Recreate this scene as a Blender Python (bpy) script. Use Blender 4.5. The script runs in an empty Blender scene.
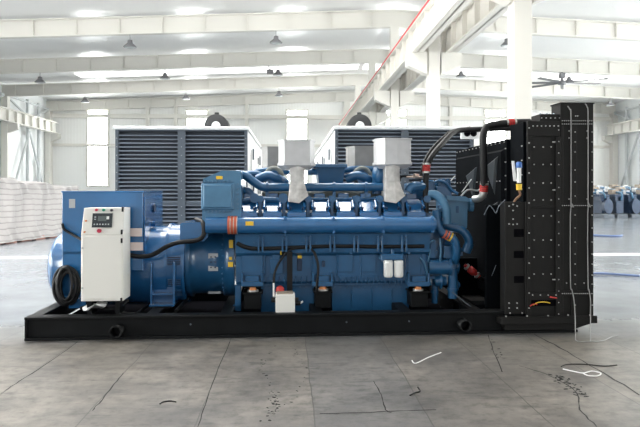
import bpy, bmesh, math, random
from mathutils import Vector, Matrix
random.seed(7)
S = bpy.context.scene
COL = S.collection
# ------------------------------------------------------------------ camera, world, exposure
F_PX, EYE, HORIZON = 600.0, 1.67, 191.0
cam = bpy.data.cameras.new('camera')
cam.sensor_width = 36.0
cam.lens = 36.0 * F_PX / 640.0
cam.shift_y = -(213.5 - HORIZON) / 640.0
cam.clip_end = 300
cam_o = bpy.data.objects.new('camera', cam)
cam_o.location = (0, 0, EYE)
cam_o.rotation_euler = (math.pi / 2, 0, 0)
COL.objects.link(cam_o)
S.camera = cam_o
W = bpy.data.worlds.new('world')
S.world = W
W.use_nodes = True
W.node_tree.nodes['Background'].inputs[0].default_value = (0.93, 0.97, 1.0, 1)
W.node_tree.nodes['Background'].inputs[1].default_value = 0.68
S.view_settings.view_transform = 'Standard'
S.view_settings.look = 'None'
S.view_settings.gamma = 1.0
S.view_settings.exposure = 0.6
ADDSKYLIGHT, WINDOW = 5.0, 12.0

# ------------------------------------------------------------------ materials
def mat(name, rgb, rough=0.5, metal=0.0, coat=0.0, noise=0.0, nscale=20.0, bump=0.0, spec=0.5):
    m = bpy.data.materials.new(name)
    m.use_nodes = True
    nt = m.node_tree
    b = nt.nodes['Principled BSDF']
    b.inputs['Base Color'].default_value = (*rgb, 1)
    b.inputs['Roughness'].default_value = rough
    b.inputs['Metallic'].default_value = metal
    b.inputs['Specular IOR Level'].default_value = spec
    b.inputs['Coat Weight'].default_value = coat
    b.inputs['Coat Roughness'].default_value = 0.12
    if noise or bump:
        tc = nt.nodes.new('ShaderNodeTexCoord')
        n = nt.nodes.new('ShaderNodeTexNoise')
        n.inputs['Scale'].default_value = nscale
        n.inputs['Detail'].default_value = 4
        nt.links.new(tc.outputs['Object'], n.inputs['Vector'])
        if noise:
            r = nt.nodes.new('ShaderNodeMapRange')
            r.inputs['From Min'].default_value = 0.3
            r.inputs['From Max'].default_value = 0.7
            r.inputs['To Min'].default_value = 1 - noise
            r.inputs['To Max'].default_value = 1 + noise
            nt.links.new(n.outputs['Fac'], r.inputs['Value'])
            mx = nt.nodes.new('ShaderNodeMix')
            mx.data_type = 'RGBA'
            mx.blend_type = 'MULTIPLY'
            mx.inputs['Factor'].default_value = 1
            mx.inputs[6].default_value = (*rgb, 1)
            nt.links.new(r.outputs[0], mx.inputs[7])
            nt.links.new(mx.outputs[2], b.inputs['Base Color'])
        if bump:
            bp = nt.nodes.new('ShaderNodeBump')
            bp.inputs['Strength'].default_value = bump
            bp.inputs['Distance'].default_value = 0.01
            nt.links.new(n.outputs['Fac'], bp.inputs['Height'])
            nt.links.new(bp.outputs[0], b.inputs['Normal'])
    return m

def emis(name, rgb, s):
    m = bpy.data.materials.new(name)
    m.use_nodes = True
    b = m.node_tree.nodes['Principled BSDF']
    b.inputs['Base Color'].default_value = (0.8, 0.8, 0.8, 1)
    b.inputs['Emission Color'].default_value = (*rgb, 1)
    b.inputs['Emission Strength'].default_value = s
    return m

BLUE = mat('blue_paint', (0.018, 0.100, 0.225), 0.28, 0, 0.35, noise=0.08, nscale=6)
BLUE2 = mat('blue_gloss_paint', (0.020, 0.122, 0.300), 0.22, 0, 0.7, noise=0.05, nscale=5)
BLUEC = mat('blue_cover_enamel', (0.020, 0.122, 0.300), 0.16, 0, 1.0)
BLUEG = mat('blue_grey_paint', (0.068, 0.195, 0.335), 0.36, 0, 0.2, noise=0.08, nscale=8)
BLUED = mat('grille_blue', (0.015, 0.035, 0.08), 0.5)
BLACK = mat('black_paint', (0.0042, 0.0048, 0.0054), 0.5, noise=0.25, nscale=5, spec=0.2)
PANEL = mat('black_panel_paint', (0.0095, 0.009, 0.0085), 0.55, noise=0.15, nscale=4, spec=0.22)
SHROUD = mat('dark_shroud_paint', (0.0032, 0.004, 0.0052), 0.7, noise=0.2, nscale=3, spec=0.04)
SHROUDREFL = mat('shroud_reflection', (0.022, 0.028, 0.032), 0.35)  # lighter tone for reflections put on the shroud as triangles
RUBBER = mat('black_rubber', (0.007, 0.007, 0.008), 0.5, spec=0.35)
BOLT = mat('zinc_bolt', (0.5, 0.5, 0.49), 0.4, 0.5)
BRASS = mat('brass_bolt', (0.70, 0.27, 0.10), 0.4, 0.3)
CREAM = mat('cabinet_paint', (0.82, 0.80, 0.75), 0.45)
WHITE = mat('white_plastic', (0.85, 0.85, 0.83), 0.4)
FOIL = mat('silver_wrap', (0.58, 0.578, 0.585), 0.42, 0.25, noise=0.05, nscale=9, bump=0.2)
FOILSHADE = mat('silver_wrap_shaded', (0.27, 0.265, 0.26), 0.5, 0.3, noise=0.12, nscale=6)  # silver wrap again, far-bank shade put into the darker colour
STEMG = mat('grey_cast_steel', (0.50, 0.485, 0.47), 0.45, 0.3, noise=0.2, nscale=14, bump=0.3)
OLIVE = mat('heat_wrap_olive', (0.20, 0.21, 0.19), 0.7, 0.1, noise=0.2)
RED = mat('red_silicone', (0.55, 0.04, 0.035), 0.5)
ORANGE = mat('orange_silicone', (0.55, 0.12, 0.06), 0.5)
STEEL = mat('bright_steel', (0.7, 0.69, 0.66), 0.3, 0.8)
YELLOW = mat('yellow_label', (0.85, 0.55, 0.04), 0.5)
PINK = mat('pale_sticker', (0.78, 0.66, 0.62), 0.5)
GREYPL = mat('grey_plate', (0.45, 0.47, 0.48), 0.4, 0.4)
SCREEN = mat('dark_display', (0.02, 0.025, 0.03), 0.25)
LCD = mat('lcd_grey', (0.10, 0.12, 0.12), 0.2)
BTNR = mat('red_button', (0.50, 0.02, 0.06), 0.35)
BTNG = mat('green_button', (0.01, 0.28, 0.16), 0.35)
BTNK = mat('black_button', (0.03, 0.02, 0.03), 0.35)
STRAP = mat('pale_strap', (0.27, 0.27, 0.265), 0.45)
FILM = mat('white_film', (0.7, 0.7, 0.7), 0.3)
BOTB = mat('bottle_blue', (0.04, 0.13, 0.40), 0.4)
WALL = mat('wall_white', (0.80, 0.80, 0.77), 0.6)
STEELW = mat('white_steel', (0.72, 0.70, 0.65), 0.5)
TRUSSG = mat('grey_steel', (0.55, 0.57, 0.58), 0.5)
REDLINE = mat('red_rail', (0.65, 0.05, 0.06), 0.5)
LAMPG = mat('lamp_grey', (0.22, 0.22, 0.23), 0.45, 0.4)
SLAT = mat('louvre_slat', (0.24, 0.28, 0.345), 0.4, 0.1)
DULLK = mat('dull_charcoal', (0.03, 0.031, 0.033), 0.7, spec=0.2)
LBACK = mat('louvre_back', (0.035, 0.042, 0.055), 0.6)
LFRAME = mat('louvre_frame', (0.105, 0.125, 0.15), 0.5, 0.1)
CONT = mat('container_white', (0.80, 0.81, 0.81), 0.45)
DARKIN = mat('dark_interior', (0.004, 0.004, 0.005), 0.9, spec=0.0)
GREYD = mat('door_grey', (0.36, 0.38, 0.38), 0.55)
CRACK = mat('crack_dark', (0.02, 0.02, 0.02), 0.8)
LINEW = mat('pale_floor_stripe', (0.55, 0.56, 0.57), 0.5)
LINEB = mat('blue_cable', (0.12, 0.18, 0.36), 0.5)
PALLET = mat('red_pallet', (0.55, 0.26, 0.20), 0.7)
ENGB = mat('distant_blue', (0.025, 0.05, 0.10), 0.45, noise=0.2, nscale=3)
CARD = mat('cardboard', (0.36, 0.30, 0.24), 0.7)
ADDSKY_M = emis('added_skylight_panel', (1.0, 0.99, 0.96), ADDSKYLIGHT)  # for unseen roof strips added to light the hall
SKYFAR_M = emis('far_skylight_panel', (1.0, 0.99, 0.96), 1.6)
ADDSKYMID_M = emis('added_bright_skylight', (1.0, 0.99, 0.96), 9.0)  # for unseen overhead strips added to give the cover highlights
WIN_M = emis('window_daylight', (0.97, 1.0, 0.98), WINDOW)
for m_ in (WALL,):
    pass

# ------------------------------------------------------------------ mesh builder
class MB:
    def __init__(s):
        s.v, s.f, s.m, s.sm = [], [], [], []
    def add(s, vs, fs, mi=0, smooth=False):
        n = len(s.v)
        s.v += [tuple(p) for p in vs]
        for f in fs:
            s.f.append([i + n for i in f])
            s.m.append(mi)
            s.sm.append(smooth)
        return s
    def box(s, x0, x1, y0, y1, z0, z1, mi=0):
        x0, x1 = sorted((x0, x1)); y0, y1 = sorted((y0, y1)); z0, z1 = sorted((z0, z1))
        vs = [(x, y, z) for z in (z0, z1) for y in (y0, y1) for x in (x0, x1)]
        return s.add(vs, [(0, 2, 3, 1), (4, 5, 7, 6), (0, 1, 5, 4), (2, 6, 7, 3), (0, 4, 6, 2), (1, 3, 7, 5)], mi)
    def hexa(s, bot, top, mi=0):
        return s.loft([bot, top], mi)
    def loft(s, rings, mi=0, smooth=False, cap=True):
        n = len(rings[0]); vs = []; fs = []
        for r in rings: vs += list(r)
        for k in range(len(rings) - 1):
            for i in range(n):
                j = (i + 1) % n
                fs.append((k * n + i, k * n + j, (k + 1) * n + j, (k + 1) * n + i))
        s.add(vs, fs, mi, smooth)
        if cap:
            s.add(rings[0], [tuple(range(n - 1, -1, -1))], mi)
            s.add(rings[-1], [tuple(range(n))], mi)
        return s
    def prism(s, poly, axis, a, b, mi=0):
        """polygon in the two other axes, extruded along axis from a to b"""
        def P(p, t):
            return (t, p[0], p[1]) if axis == 'x' else (p[0], t, p[1]) if axis == 'y' else (p[0], p[1], t)
        return s.loft([[P(p, a) for p in poly], [P(p, b) for p in poly]], mi)
    def cyl(s, p0, p1, r0, r1=None, n=20, mi=0, cap=True, smooth=True):
        r1 = r0 if r1 is None else r1
        return s.sweep([p0, p1], [r0, r1], n, mi, cap, smooth)
    def sweep(s, pts, rad, n=12, mi=0, cap=True, smooth=True):
        pts = [Vector(p) for p in pts]
        if not isinstance(rad, (list, tuple)): rad = [rad] * len(pts)
        t0 = (pts[1] - pts[0]).normalized()
        up = Vector((0, 0, 1)) if abs(t0.z) < 0.9 else Vector((0, 1, 0))
        nrm = (up - t0 * up.dot(t0)).normalized()
        rings = []
        for i, p in enumerate(pts):
            t = (pts[min(i + 1, len(pts) - 1)] - pts[max(i - 1, 0)])
            if t.length < 1e-9: t = t0
            t.normalize()
            q = (nrm - t * nrm.dot(t))
            if q.length > 1e-6: nrm = q.normalized()
            b = t.cross(nrm)
            rings.append([tuple(p + (nrm * math.cos(a) + b * math.sin(a)) * rad[i]) for a in [2 * math.pi * k / n for k in range(n)]])
        return s.loft(rings, mi, smooth, cap)
    def tube(s, pts, r, n=12, mi=0, sub=6):
        return s.sweep(catmull(pts, sub), r, n, mi)
    def lathe(s, prof, c, axis='z', n=28, mi=0, cap=True):
        """prof: list of (t along axis, radius); c: the axis origin"""
        rings = []
        for t, r in prof:
            R = []
            for k in range(n):
                a = 2 * math.pi * k / n
                x, y = r * math.cos(a), r * math.sin(a)
                R.append((c[0] + t, c[1] + x, c[2] + y) if axis == 'x' else (c[0] + y, c[1] + t, c[2] + x) if axis == 'y' else (c[0] + x, c[1] + y, c[2] + t))
            rings.append(R)
        return s.loft(rings, mi, True, cap)
    def torus(s, c, R, r, axis='y', n=28, k=10, mi=0, a0=0, a1=360, e=1.0):
        pts = []
        full = abs(a1 - a0) >= 360
        for i in range(n + 1):
            a = math.radians(a0 + (a1 - a0) * i / n)
            x, y = R * math.cos(a), R * e * math.sin(a)
            pts.append((c[0] + x, c[1], c[2] + y) if axis == 'y' else (c[0], c[1] + x, c[2] + y) if axis == 'x' else (c[0] + x, c[1] + y, c[2]))
        return s.sweep(pts, r, k, mi, not full)
    def bolt(s, x, y, z, axis='y', r=0.011, h=0.012, mi=1, d=-1):
        q = {'x': (d * h, 0, 0), 'y': (0, d * h, 0), 'z': (0, 0, d * h)}[axis]
        return s.cyl((x, y, z), (x + q[0], y + q[1], z + q[2]), r, r * 0.8, 6, mi, True, False)
    def build(s, name, mats, parent=None, bevel=0.0, label=None, seg=1):
        me = bpy.data.meshes.new(name)
        me.from_pydata(s.v, [], s.f)
        mats = mats if isinstance(mats, (list, tuple)) else [mats]
        for m in mats: me.materials.append(m)
        for p, mi, sm in zip(me.polygons, s.m, s.sm):
            p.material_index = mi
            p.use_smooth = sm
        bm = bmesh.new(); bm.from_mesh(me)
        bmesh.ops.recalc_face_normals(bm, faces=bm.faces)
        bm.to_mesh(me); bm.free()
        o = bpy.data.objects.new(name, me)
        COL.objects.link(o)
        if parent: o.parent = parent
        if label: o['label'] = label
        if bevel:
            b = o.modifiers.new('bevel', 'BEVEL')
            b.width = bevel; b.segments = seg; b.limit_method = 'ANGLE'; b.angle_limit = math.radians(50)
            b.use_clamp_overlap = True
        return o

def catmull(pts, sub=6):
    P = [Vector(p) for p in pts]
    if len(P) < 3: return P
    P = [P[0] * 2 - P[1]] + P + [P[-1] * 2 - P[-2]]
    out = []
    for i in range(1, len(P) - 2):
        a, b, c, d = P[i - 1], P[i], P[i + 1], P[i + 2]
        for k in range(sub):
            t = k / sub
            out.append(0.5 * ((2 * b) + (c - a) * t + (2 * a - 5 * b + 4 * c - d) * t * t + (3 * b - a - 3 * c + d) * t ** 3))
    out.append(P[-2])
    return out

def empty(name, loc, rz=0.0):
    o = bpy.data.objects.new(name, None)
    o.empty_display_size = 0.2
    COL.objects.link(o)
    o.location = loc; o.rotation_euler = (0, 0, rz)
    return o
def tag(o, label, cat, group=None, kind=None):
    o['label'] = label; o['category'] = cat
    if group: o['group'] = group
    if kind: o['kind'] = kind
    return o
def copy_tree(o, parent=None):
    c = o.copy(); COL.objects.link(c)
    if parent: c.parent = parent
    for ch in list(o.children): copy_tree(ch, c)
    return c

# a local frame: origin, heading; turns pixels of the photograph at a known depth into metres
class Frame:
    def __init__(s, ox, oy, deg):
        s.o = (ox, oy); s.a = math.radians(deg); s.c = math.cos(s.a); s.s = math.sin(s.a)
    def at(s, px, py, v):
        a = (px - 320) / F_PX; b = -(py - HORIZON) / F_PX
        ov = s.o[0] * (-s.s) + s.o[1] * s.c
        t = (v + ov) / (a * (-s.s) + s.c)
        x, y = t * a - s.o[0], t - s.o[1]
        return (x * s.c + y * s.s, v, EYE + t * b)
    def rect(s, x0, y0, x1, y1, v):
        xm, ym = (x0 + x1) / 2, (y0 + y1) / 2
        return (s.at(x0, ym, v)[0], s.at(x1, ym, v)[0], s.at(xm, y1, v)[2], s.at(xm, y0, v)[2])

HALL_DEG = 2.77
H = Frame(0, 0, HALL_DEG)
HROOT_ROT = math.radians(HALL_DEG)
def hall(mb, name, mats, kind='structure', bevel=0.0):
    o = mb.build(name, mats, None, bevel)
    o.rotation_euler = (0, 0, HROOT_ROT)
    if kind: o['kind'] = kind
    return o
def hall_pt(u, v, z=0.0):
    return (u * H.c - v * H.s, u * H.s + v * H.c, z)

# ------------------------------------------------------------------ the hall
XL, XR, XC, YB, YF = -21.1, 29.3, 5.0, 53.0, -9.0
RIDGE_BOT, PITCH = 9.6, 0.04
def raft(u): return RIDGE_BOT - PITCH * abs(u - XC)
def roof(u): return raft(u) + 1.0

# floor material: concrete with boards of a brownish covering round the machine
JOINT0, JOINTW = -0.68, 0.848
def floor_mat():
    m = bpy.data.materials.new('concrete_floor'); m.use_nodes = True
    nt = m.node_tree; N = nt.nodes; L = nt.links
    b = N['Principled BSDF']
    tc = N.new('ShaderNodeTexCoord')
    sep = N.new('ShaderNodeSeparateXYZ'); L.new(tc.outputs['Object'], sep.inputs[0])
    def math_(op, a, bb=None, c=None):
        n = N.new('ShaderNodeMath'); n.operation = op
        for i, x in enumerate((a, bb, c)):
            if x is None: continue
            if isinstance(x, (int, float)): n.inputs[i].default_value = x
            else: L.new(x, n.inputs[i])
        return n.outputs[0]
    def noise(scale, detail=5, rough=0.6, vec=None):
        n = N.new('ShaderNodeTexNoise'); n.inputs['Scale'].default_value = scale
        n.inputs['Detail'].default_value = detail; n.inputs['Roughness'].default_value = rough
        L.new(vec or tc.outputs['Object'], n.inputs['Vector']); return n.outputs['Fac']
    def ramp(fac, stops):
        r = N.new('ShaderNodeValToRGB')
        while len(r.color_ramp.elements) < len(stops): r.color_ramp.elements.new(0.5)
        for e, (p, c) in zip(r.color_ramp.elements, stops): e.position = p; e.color = (*c, 1)
        L.new(fac, r.inputs[0]); return r.outputs[0]
    def mix(f, a, bb, mode='MIX'):
        n = N.new('ShaderNodeMix'); n.data_type = 'RGBA'; n.blend_type = mode
        for i, x in ((0, f), (6, a), (7, bb)):
            if isinstance(x, (int, float)): n.inputs[i].default_value = x
            elif isinstance(x, tuple): n.inputs[i].default_value = (*x, 1)
            else: L.new(x, n.inputs[i])
        return n.outputs[2]
    x, y = sep.outputs[0], sep.outputs[1]
    wob = math_('MULTIPLY', math_('SUBTRACT', noise(1.2, 3), 0.5), 0.05)
    # boards across x, joined every 0.86 m or so
    bx = math_('DIVIDE', math_('SUBTRACT', math_('ADD', x, wob), JOINT0), JOINTW)
    cell = math_('FLOOR', bx)
    fr = math_('FRACT', bx)
    joint = math_('LESS_THAN', math_('MINIMUM', fr, math_('SUBTRACT', 1.0, fr)), 0.006)
    wn = N.new('ShaderNodeTexWhiteNoise'); wn.noise_dimensions = '1D'; L.new(cell, wn.inputs['W'])
    n1 = noise(1.6, 8, 0.68); n2 = noise(9.0, 6, 0.7); n3 = noise(0.5, 4)
    base = ramp(n1, [(0.30, (0.068, 0.063, 0.058)), (0.52, (0.130, 0.120, 0.107)), (0.75, (0.178, 0.165, 0.148))])
    base = mix(math_('ADD', math_('MULTIPLY', wn.outputs['Value'], 0.3), math_('MULTIPLY', math_('COMPARE', cell, 1.0, 0.1), 0.6)), base, (0.082, 0.083, 0.086))
    dirt = ramp(n2, [(0.34, (0.62, 0.61, 0.60)), (0.48, (0.97, 0.97, 0.97)), (0.72, (1.28, 1.27, 1.25))])
    base = mix(1.0, base, dirt, 'MULTIPLY')
    stain = ramp(n3, [(0.36, (0.66, 0.66, 0.67)), (0.58, (1.1, 1.08, 1.05))])
    base = mix(1.0, base, stain, 'MULTIPLY')
    mp = N.new('ShaderNodeMapping'); mp.inputs['Scale'].default_value = (0.9, 3.4, 1); L.new(tc.outputs['Object'], mp.inputs[0])
    n4 = noise(2.6, 9, 0.74, mp.outputs[0])
    streak = ramp(n4, [(0.36, (0.52, 0.52, 0.53)), (0.46, (0.96, 0.96, 0.96)), (0.60, (1.08, 1.07, 1.05)), (0.72, (1.40, 1.37, 1.33))])
    base = mix(1.0, base, streak, 'MULTIPLY')
    base = mix(math_('MULTIPLY', joint, 0.8), base, (0.03, 0.028, 0.026))
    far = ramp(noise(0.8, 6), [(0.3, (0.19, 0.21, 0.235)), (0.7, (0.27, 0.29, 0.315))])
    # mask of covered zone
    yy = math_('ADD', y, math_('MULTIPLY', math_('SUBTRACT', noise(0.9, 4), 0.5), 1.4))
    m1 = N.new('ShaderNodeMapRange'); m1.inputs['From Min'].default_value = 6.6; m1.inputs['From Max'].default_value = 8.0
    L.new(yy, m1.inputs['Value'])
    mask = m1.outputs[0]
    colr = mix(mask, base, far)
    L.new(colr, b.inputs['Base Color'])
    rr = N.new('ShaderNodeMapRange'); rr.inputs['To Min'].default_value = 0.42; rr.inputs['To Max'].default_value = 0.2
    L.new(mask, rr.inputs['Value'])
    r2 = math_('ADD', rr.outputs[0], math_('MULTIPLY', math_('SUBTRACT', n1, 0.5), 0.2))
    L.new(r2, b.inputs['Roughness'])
    bp = N.new('ShaderNodeBump'); bp.inputs['Strength'].default_value = 0.08; bp.inputs['Distance'].default_value = 0.01
    L.new(n2, bp.inputs['Height']); L.new(bp.outputs[0], b.inputs['Normal'])
    return m
FLOOR = floor_mat()
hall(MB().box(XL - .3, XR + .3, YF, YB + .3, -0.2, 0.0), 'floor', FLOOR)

def ribbed(name, rgb, rough, scale, axis, metal=0.0, dist=0.02):
    m = mat(name, rgb, rough, metal)
    nt = m.node_tree; b = nt.nodes['Principled BSDF']
    tc = nt.nodes.new('ShaderNodeTexCoord')
    w = nt.nodes.new('ShaderNodeTexWave')
    w.wave_type = 'BANDS'; w.bands_direction = axis
    w.inputs['Scale'].default_value = scale
    nt.links.new(tc.outputs['Object'], w.inputs['Vector'])
    bp = nt.nodes.new('ShaderNodeBump'); bp.inputs['Strength'].default_value = 0.25; bp.inputs['Distance'].default_value = dist
    nt.links.new(w.outputs['Fac'], bp.inputs['Height'])
    nt.links.new(bp.outputs[0], b.inputs['Normal'])
    return m
ROOFM = ribbed('roof_sheet', (0.92, 0.92, 0.915), 0.28, 1.6, 'Y', 0.0)
CLAD = ribbed('wall_cladding', (0.88, 0.88, 0.86), 0.55, 1.2, 'X')
CLADL = ribbed('side_cladding', (0.80, 0.82, 0.82), 0.55, 1.2, 'Y')
ce = MB()
for a, b in ((XL - .3, XC), (XC, XR + .3)):
    ce.prism([(a, roof(a)), (b, roof(b)), (b, roof(b) + .15), (a, roof(a) + .15)], 'y', YF, YB + .3)
hall(ce, 'ceiling', ROOFM)
hall(MB().prism([(XL - .3, 0), (XR + .3, 0), (XR + .3, roof(XR)), (XC, roof(XC)), (XL - .3, roof(XL))], 'y', YB, YB + .3), 'wall_back', CLAD)
hall(MB().box(XL - .3, XL, YF, YB, 0, roof(XL)), 'wall_left', CLADL)
hall(MB().box(XR, XR + .3, YF, YB, 0, roof(XR)), 'wall_right', CLADL)

# roof skylight strips (long translucent strips running over the roof slope); all but the far pair added, unseen, for light
n_tr = [0]
def trim(mb, mats, bevel=0.0):
    n_tr[0] += 1
    return hall(mb, 'trim_%d' % n_tr[0], mats, 'structure', bevel)
nw = 0
for D0, w, ua, ub in ((42.1, 1.5, -14.9, 4.8), (42.1, 1.5, 5.2, 22.6), (23.6, 1.6, -18, 2.4), (23.6, 1.6, 9, 26), (15.4, 3.0, -18, 2.2), (15.4, 3.0, 14, 26), (9.0, 3.4, -16, 2.5), (9.0, 3.4, 11, 18)):
    nw += 1
    hall(MB().prism([(ua, roof(ua) - .06), (ub, roof(ub) - .06), (ub, roof(ub) - .02), (ua, roof(ua) - .02)], 'y', D0, D0 + w), 'window_%d' % nw, SKYFAR_M if D0 > 40 else ADDSKYMID_M if D0 == 9.0 else ADDSKY_M)
# tall windows in the back wall
for i, px in enumerate((98, 197, 297, 396, 495)):
    nw += 1
    u0, u1, z0, z1 = H.rect(px - 10.5, 110, px + 10.5, 186, YB)
    w = hall(MB().box(u0, u1, YB - .06, YB - .02, z0, z1), 'window_%d' % nw, WIN_M)
    fr = MB()
    for a in (u0, u1): fr.box(a - .08, a + .08, YB - .12, YB, z0, z1)
    for z in (z0, z1): fr.box(u0 - .08, u1 + .08, YB - .12, YB, z - .07, z + .07)
    f = fr.build('window_frame', STEELW, w)
# windows down the side walls, unseen, added to brighten the hall
for side, X in (('l', XL), ('r', XR)):
    for v in ((-6, 2, 10) if side == 'l' else (-6, 2, 10, 18, 26, 34, 42)):
        nw += 1
        s = 1 if side == 'l' else -1
        hall(MB().box(X + s * .02, X + s * .06, v, v + 4.5, 1.2, 6.5), 'window_%d' % nw, WIN_M)

# girts, eaves and wind posts on the back wall
t = MB()
for z in (5.65, 1.3): t.box(XL, XR, YB - .18, YB, z - .12, z + .12)
t.box(XL, XR, YB - .25, YB, 8.0, 8.35)
trim(t, STEELW)
for px in (148, 176, 247, 345, 450, 560):
    u = H.at(px, 150, YB)[0]
    trim(MB().box(u - .14, u + .14, YB - .3, YB - .02, 0, raft(u)), STEELW)
# rafters, I-shaped, each with stiffeners
BAYS = [12.9 + 8 * k for k in range(-2, 6)]
for D in BAYS:
    t = MB()
    for a, b in ((XL, XC), (XC, XR)):
        for (z0, z1, w) in ((0, .06, .15), (.06, .78, .02), (.78, .84, .15)):
            t.prism([(a, raft(a) + z0), (b, raft(b) + z0), (b, raft(b) + z1), (a, raft(a) + z1)], 'y', D - w, D + w)
        u = a + 1.0
        while u < b:
            t.box(u - .012, u + .012, D - .14, D + .14, raft(u) + .06, raft(u) + .78); u += 2.0
    trim(t, STEELW)
# short fly braces from rafter to roof
for D in BAYS[3:]:
    t = MB(); u = XL + 2.2
    while u < XR:
        t.sweep([(u, D + .05, raft(u) + .1), (u, D + 1.2, roof(u) - .1)], .03, 6); u += 5.2
    trim(t, STEELW)
# columns of the middle row with brackets for the crane beams
for D in BAYS:
    t = MB()
    for s in (-1, 1): t.box(XC - .2, XC + .2, D + s * .17 - .012, D + s * .17 + .012, 0, raft(XC))
    t.box(XC - .2, XC - .185, D - .17, D + .17, 0, raft(XC)); t.box(XC + .185, XC + .2, D - .17, D + .17, 0, raft(XC))
    for s in (-1, 1):
        t.prism([(XC + s * .25, 5.75), (XC + s * .95, 6.05), (XC + s * .95, 6.5), (XC + s * .25, 6.5)], 'y', D - .2, D + .2)
    trim(t, STEELW, 0.01)
def crane_beam(u, s, z0=6.5, z1=7.45, w=.2, rail=True):
    t = MB()
    t.box(u - w, u + w, YF, YB - .5, z0, z0 + .05); t.box(u - w, u + w, YF, YB - .5, z1 - .05, z1)
    t.box(u - .02, u + .02, YF, YB - .5, z0, z1)
    v = YF + .5
    while v < YB - 1:
        t.box(u - w * .9, u + w * .9, v - .01, v + .01, z0, z1); v += 1.3
    t.box(u - .05, u + .05, YF, YB - .5, z1, z1 + .1)
    trim(t, STEELW)
crane_beam(XC - .6, -1); crane_beam(XC + .6, 1)
trim(MB().box(XC - .83, XC - .79, YF, YB - .5, 7.45, 7.5), REDLINE)
# side wall columns, crane beams and bracing
for s, X in ((1, XL), (-1, XR)):
    crane_beam(X + s * .95, s, 6.6, 7.5, .22)
    for D in BAYS[2:] + [YB - .4]:
        t = MB()
        t.box(X + s * .05, X + s * .5, D - .22, D + .22, 0, raft(X))
        t.prism([(X + s * .5, 5.9), (X + s * 1.2, 6.2), (X + s * 1.2, 6.6), (X + s * .5, 6.6)], 'y', D - .15, D + .15)
        trim(t, STEELW)
    t = MB()
    for D in (36.9, 44.9):
        a, b = D + .3, D + 7.6
        for (p, q) in (((a, .3), ((a + b) / 2, 6.4)), (((a + b) / 2, 6.4), (b, .3)), ((a, 8.6), ((a + b) / 2, 7.4)), ((b, 8.6), ((a + b) / 2, 7.4)), ((a, 8.7), (b, 8.7))):
            t.sweep([(X + s * .3, p[0], p[1]), (X + s * .3, q[0], q[1])], .09, 8)
    for D in (38.5, 41.0, 48.5, 50.6): t.cyl((X + s * .3, D, 0), (X + s * .3, D, 8.9), .13, n=12)
    trim(t, TRUSSG)
# grey roller door in the back wall between the containers
u0, u1, z0, z1 = H.rect(262, 150, 281, 200, YB)
d = MB().box(u0, u1, YB - .08, YB - .02, 0, z1)
for k in range(14): d.box(u0, u1, YB - .11, YB - .08, .2 + k * z1 / 14.5, .3 + k * z1 / 14.5)
hall(d, 'door_1', GREYD)
# pale stripe across the floor beyond the machine
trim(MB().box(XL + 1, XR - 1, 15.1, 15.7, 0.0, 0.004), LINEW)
# cracks in the floor covering, traced in hall metres
def crack(pts, w):
    vs, fs = [], []
    P = [Vector(p).to_2d() for p in catmull([(p[0], p[1], 0) for p in pts], 5)]
    t = MB()
    for i, p in enumerate(P):
        d_ = (P[min(i + 1, len(P) - 1)] - P[max(i - 1, 0)]).normalized()
        nn = Vector((-d_.y, d_.x)) * w * random.uniform(.4, 1.2)
        j = Vector((random.uniform(-1, 1), random.uniform(-1, 1))) * w
        vs += [(p.x + nn.x + j.x, p.y + nn.y + j.y, .002), (p.x - nn.x + j.x, p.y - nn.y + j.y, .002)]
        if i: fs.append((2 * i - 2, 2 * i, 2 * i + 1, 2 * i - 1))
    t.add(vs, fs)
    trim(t, CRACK)
def fl(px, py):
    t_ = EYE * F_PX / (py - HORIZON); a = (px - 320) / F_PX * t_
    return (a * H.c + t_ * H.s, -a * H.s + t_ * H.c)
for w, pts in ((.006, [(520, 366), (545, 374), (572, 388), (579, 400), (580, 410), (597, 427)]),
               (.011, [(534, 334), (560, 348), (600, 371), (640, 395)]),
               (.005, [(374, 381), (381, 395), (386, 410), (391, 413)]),
               (.005, [(488, 335), (493, 350), (502, 372)]),
               (.006, [(320, 414), (360, 413), (400, 411), (437, 410)]),
               (.006, [(124, 373), (112, 387), (100, 402), (92, 411)]),
               (.006, [(77, 342), (50, 362), (20, 381), (0, 394)]),
               (.004, [(230, 342), (218, 370), (205, 405), (198, 427)])):
    crack([fl(*p) for p in pts], w)
# trails of dark flecks (footprint dirt): one small mesh each trail
def trail(pts, n, r):
    P = catmull([(*fl(*p), 0) for p in pts], 30)
    t = MB()
    for k in range(n):
        p = P[int(random.random() * (len(P) - 1))]
        x, y = p.x + random.gauss(0, r * .7), p.y + random.gauss(0, r * .7)
        a = random.random() * 3; l = random.uniform(.4, 1.0) * r * .55; w = l * random.uniform(.3, .7)
        c, s_ = math.cos(a), math.sin(a)
        t.add([(x + c * dx * l - s_ * dy * w, y + s_ * dx * l + c * dy * w, .0025) for dx, dy in ((-1, -.5), (0, -1), (1, -.3), (.7, .8), (-.5, 1))], [(0, 1, 2, 3, 4)])
    trim(t, CRACK)
trail([(275, 345), (265, 358), (263, 372), (272, 390), (274, 405), (262, 424)], 34, .035)
trail([(291, 340), (297, 355), (306, 377), (298, 392), (290, 410)], 26, .03)
trail([(272, 395), (277, 405), (270, 417)], 22, .035)
trail([(555, 376), (565, 382), (575, 391), (585, 396)], 50, .05)
trail([(490, 338), (497, 350), (500, 362)], 16, .04)

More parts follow.
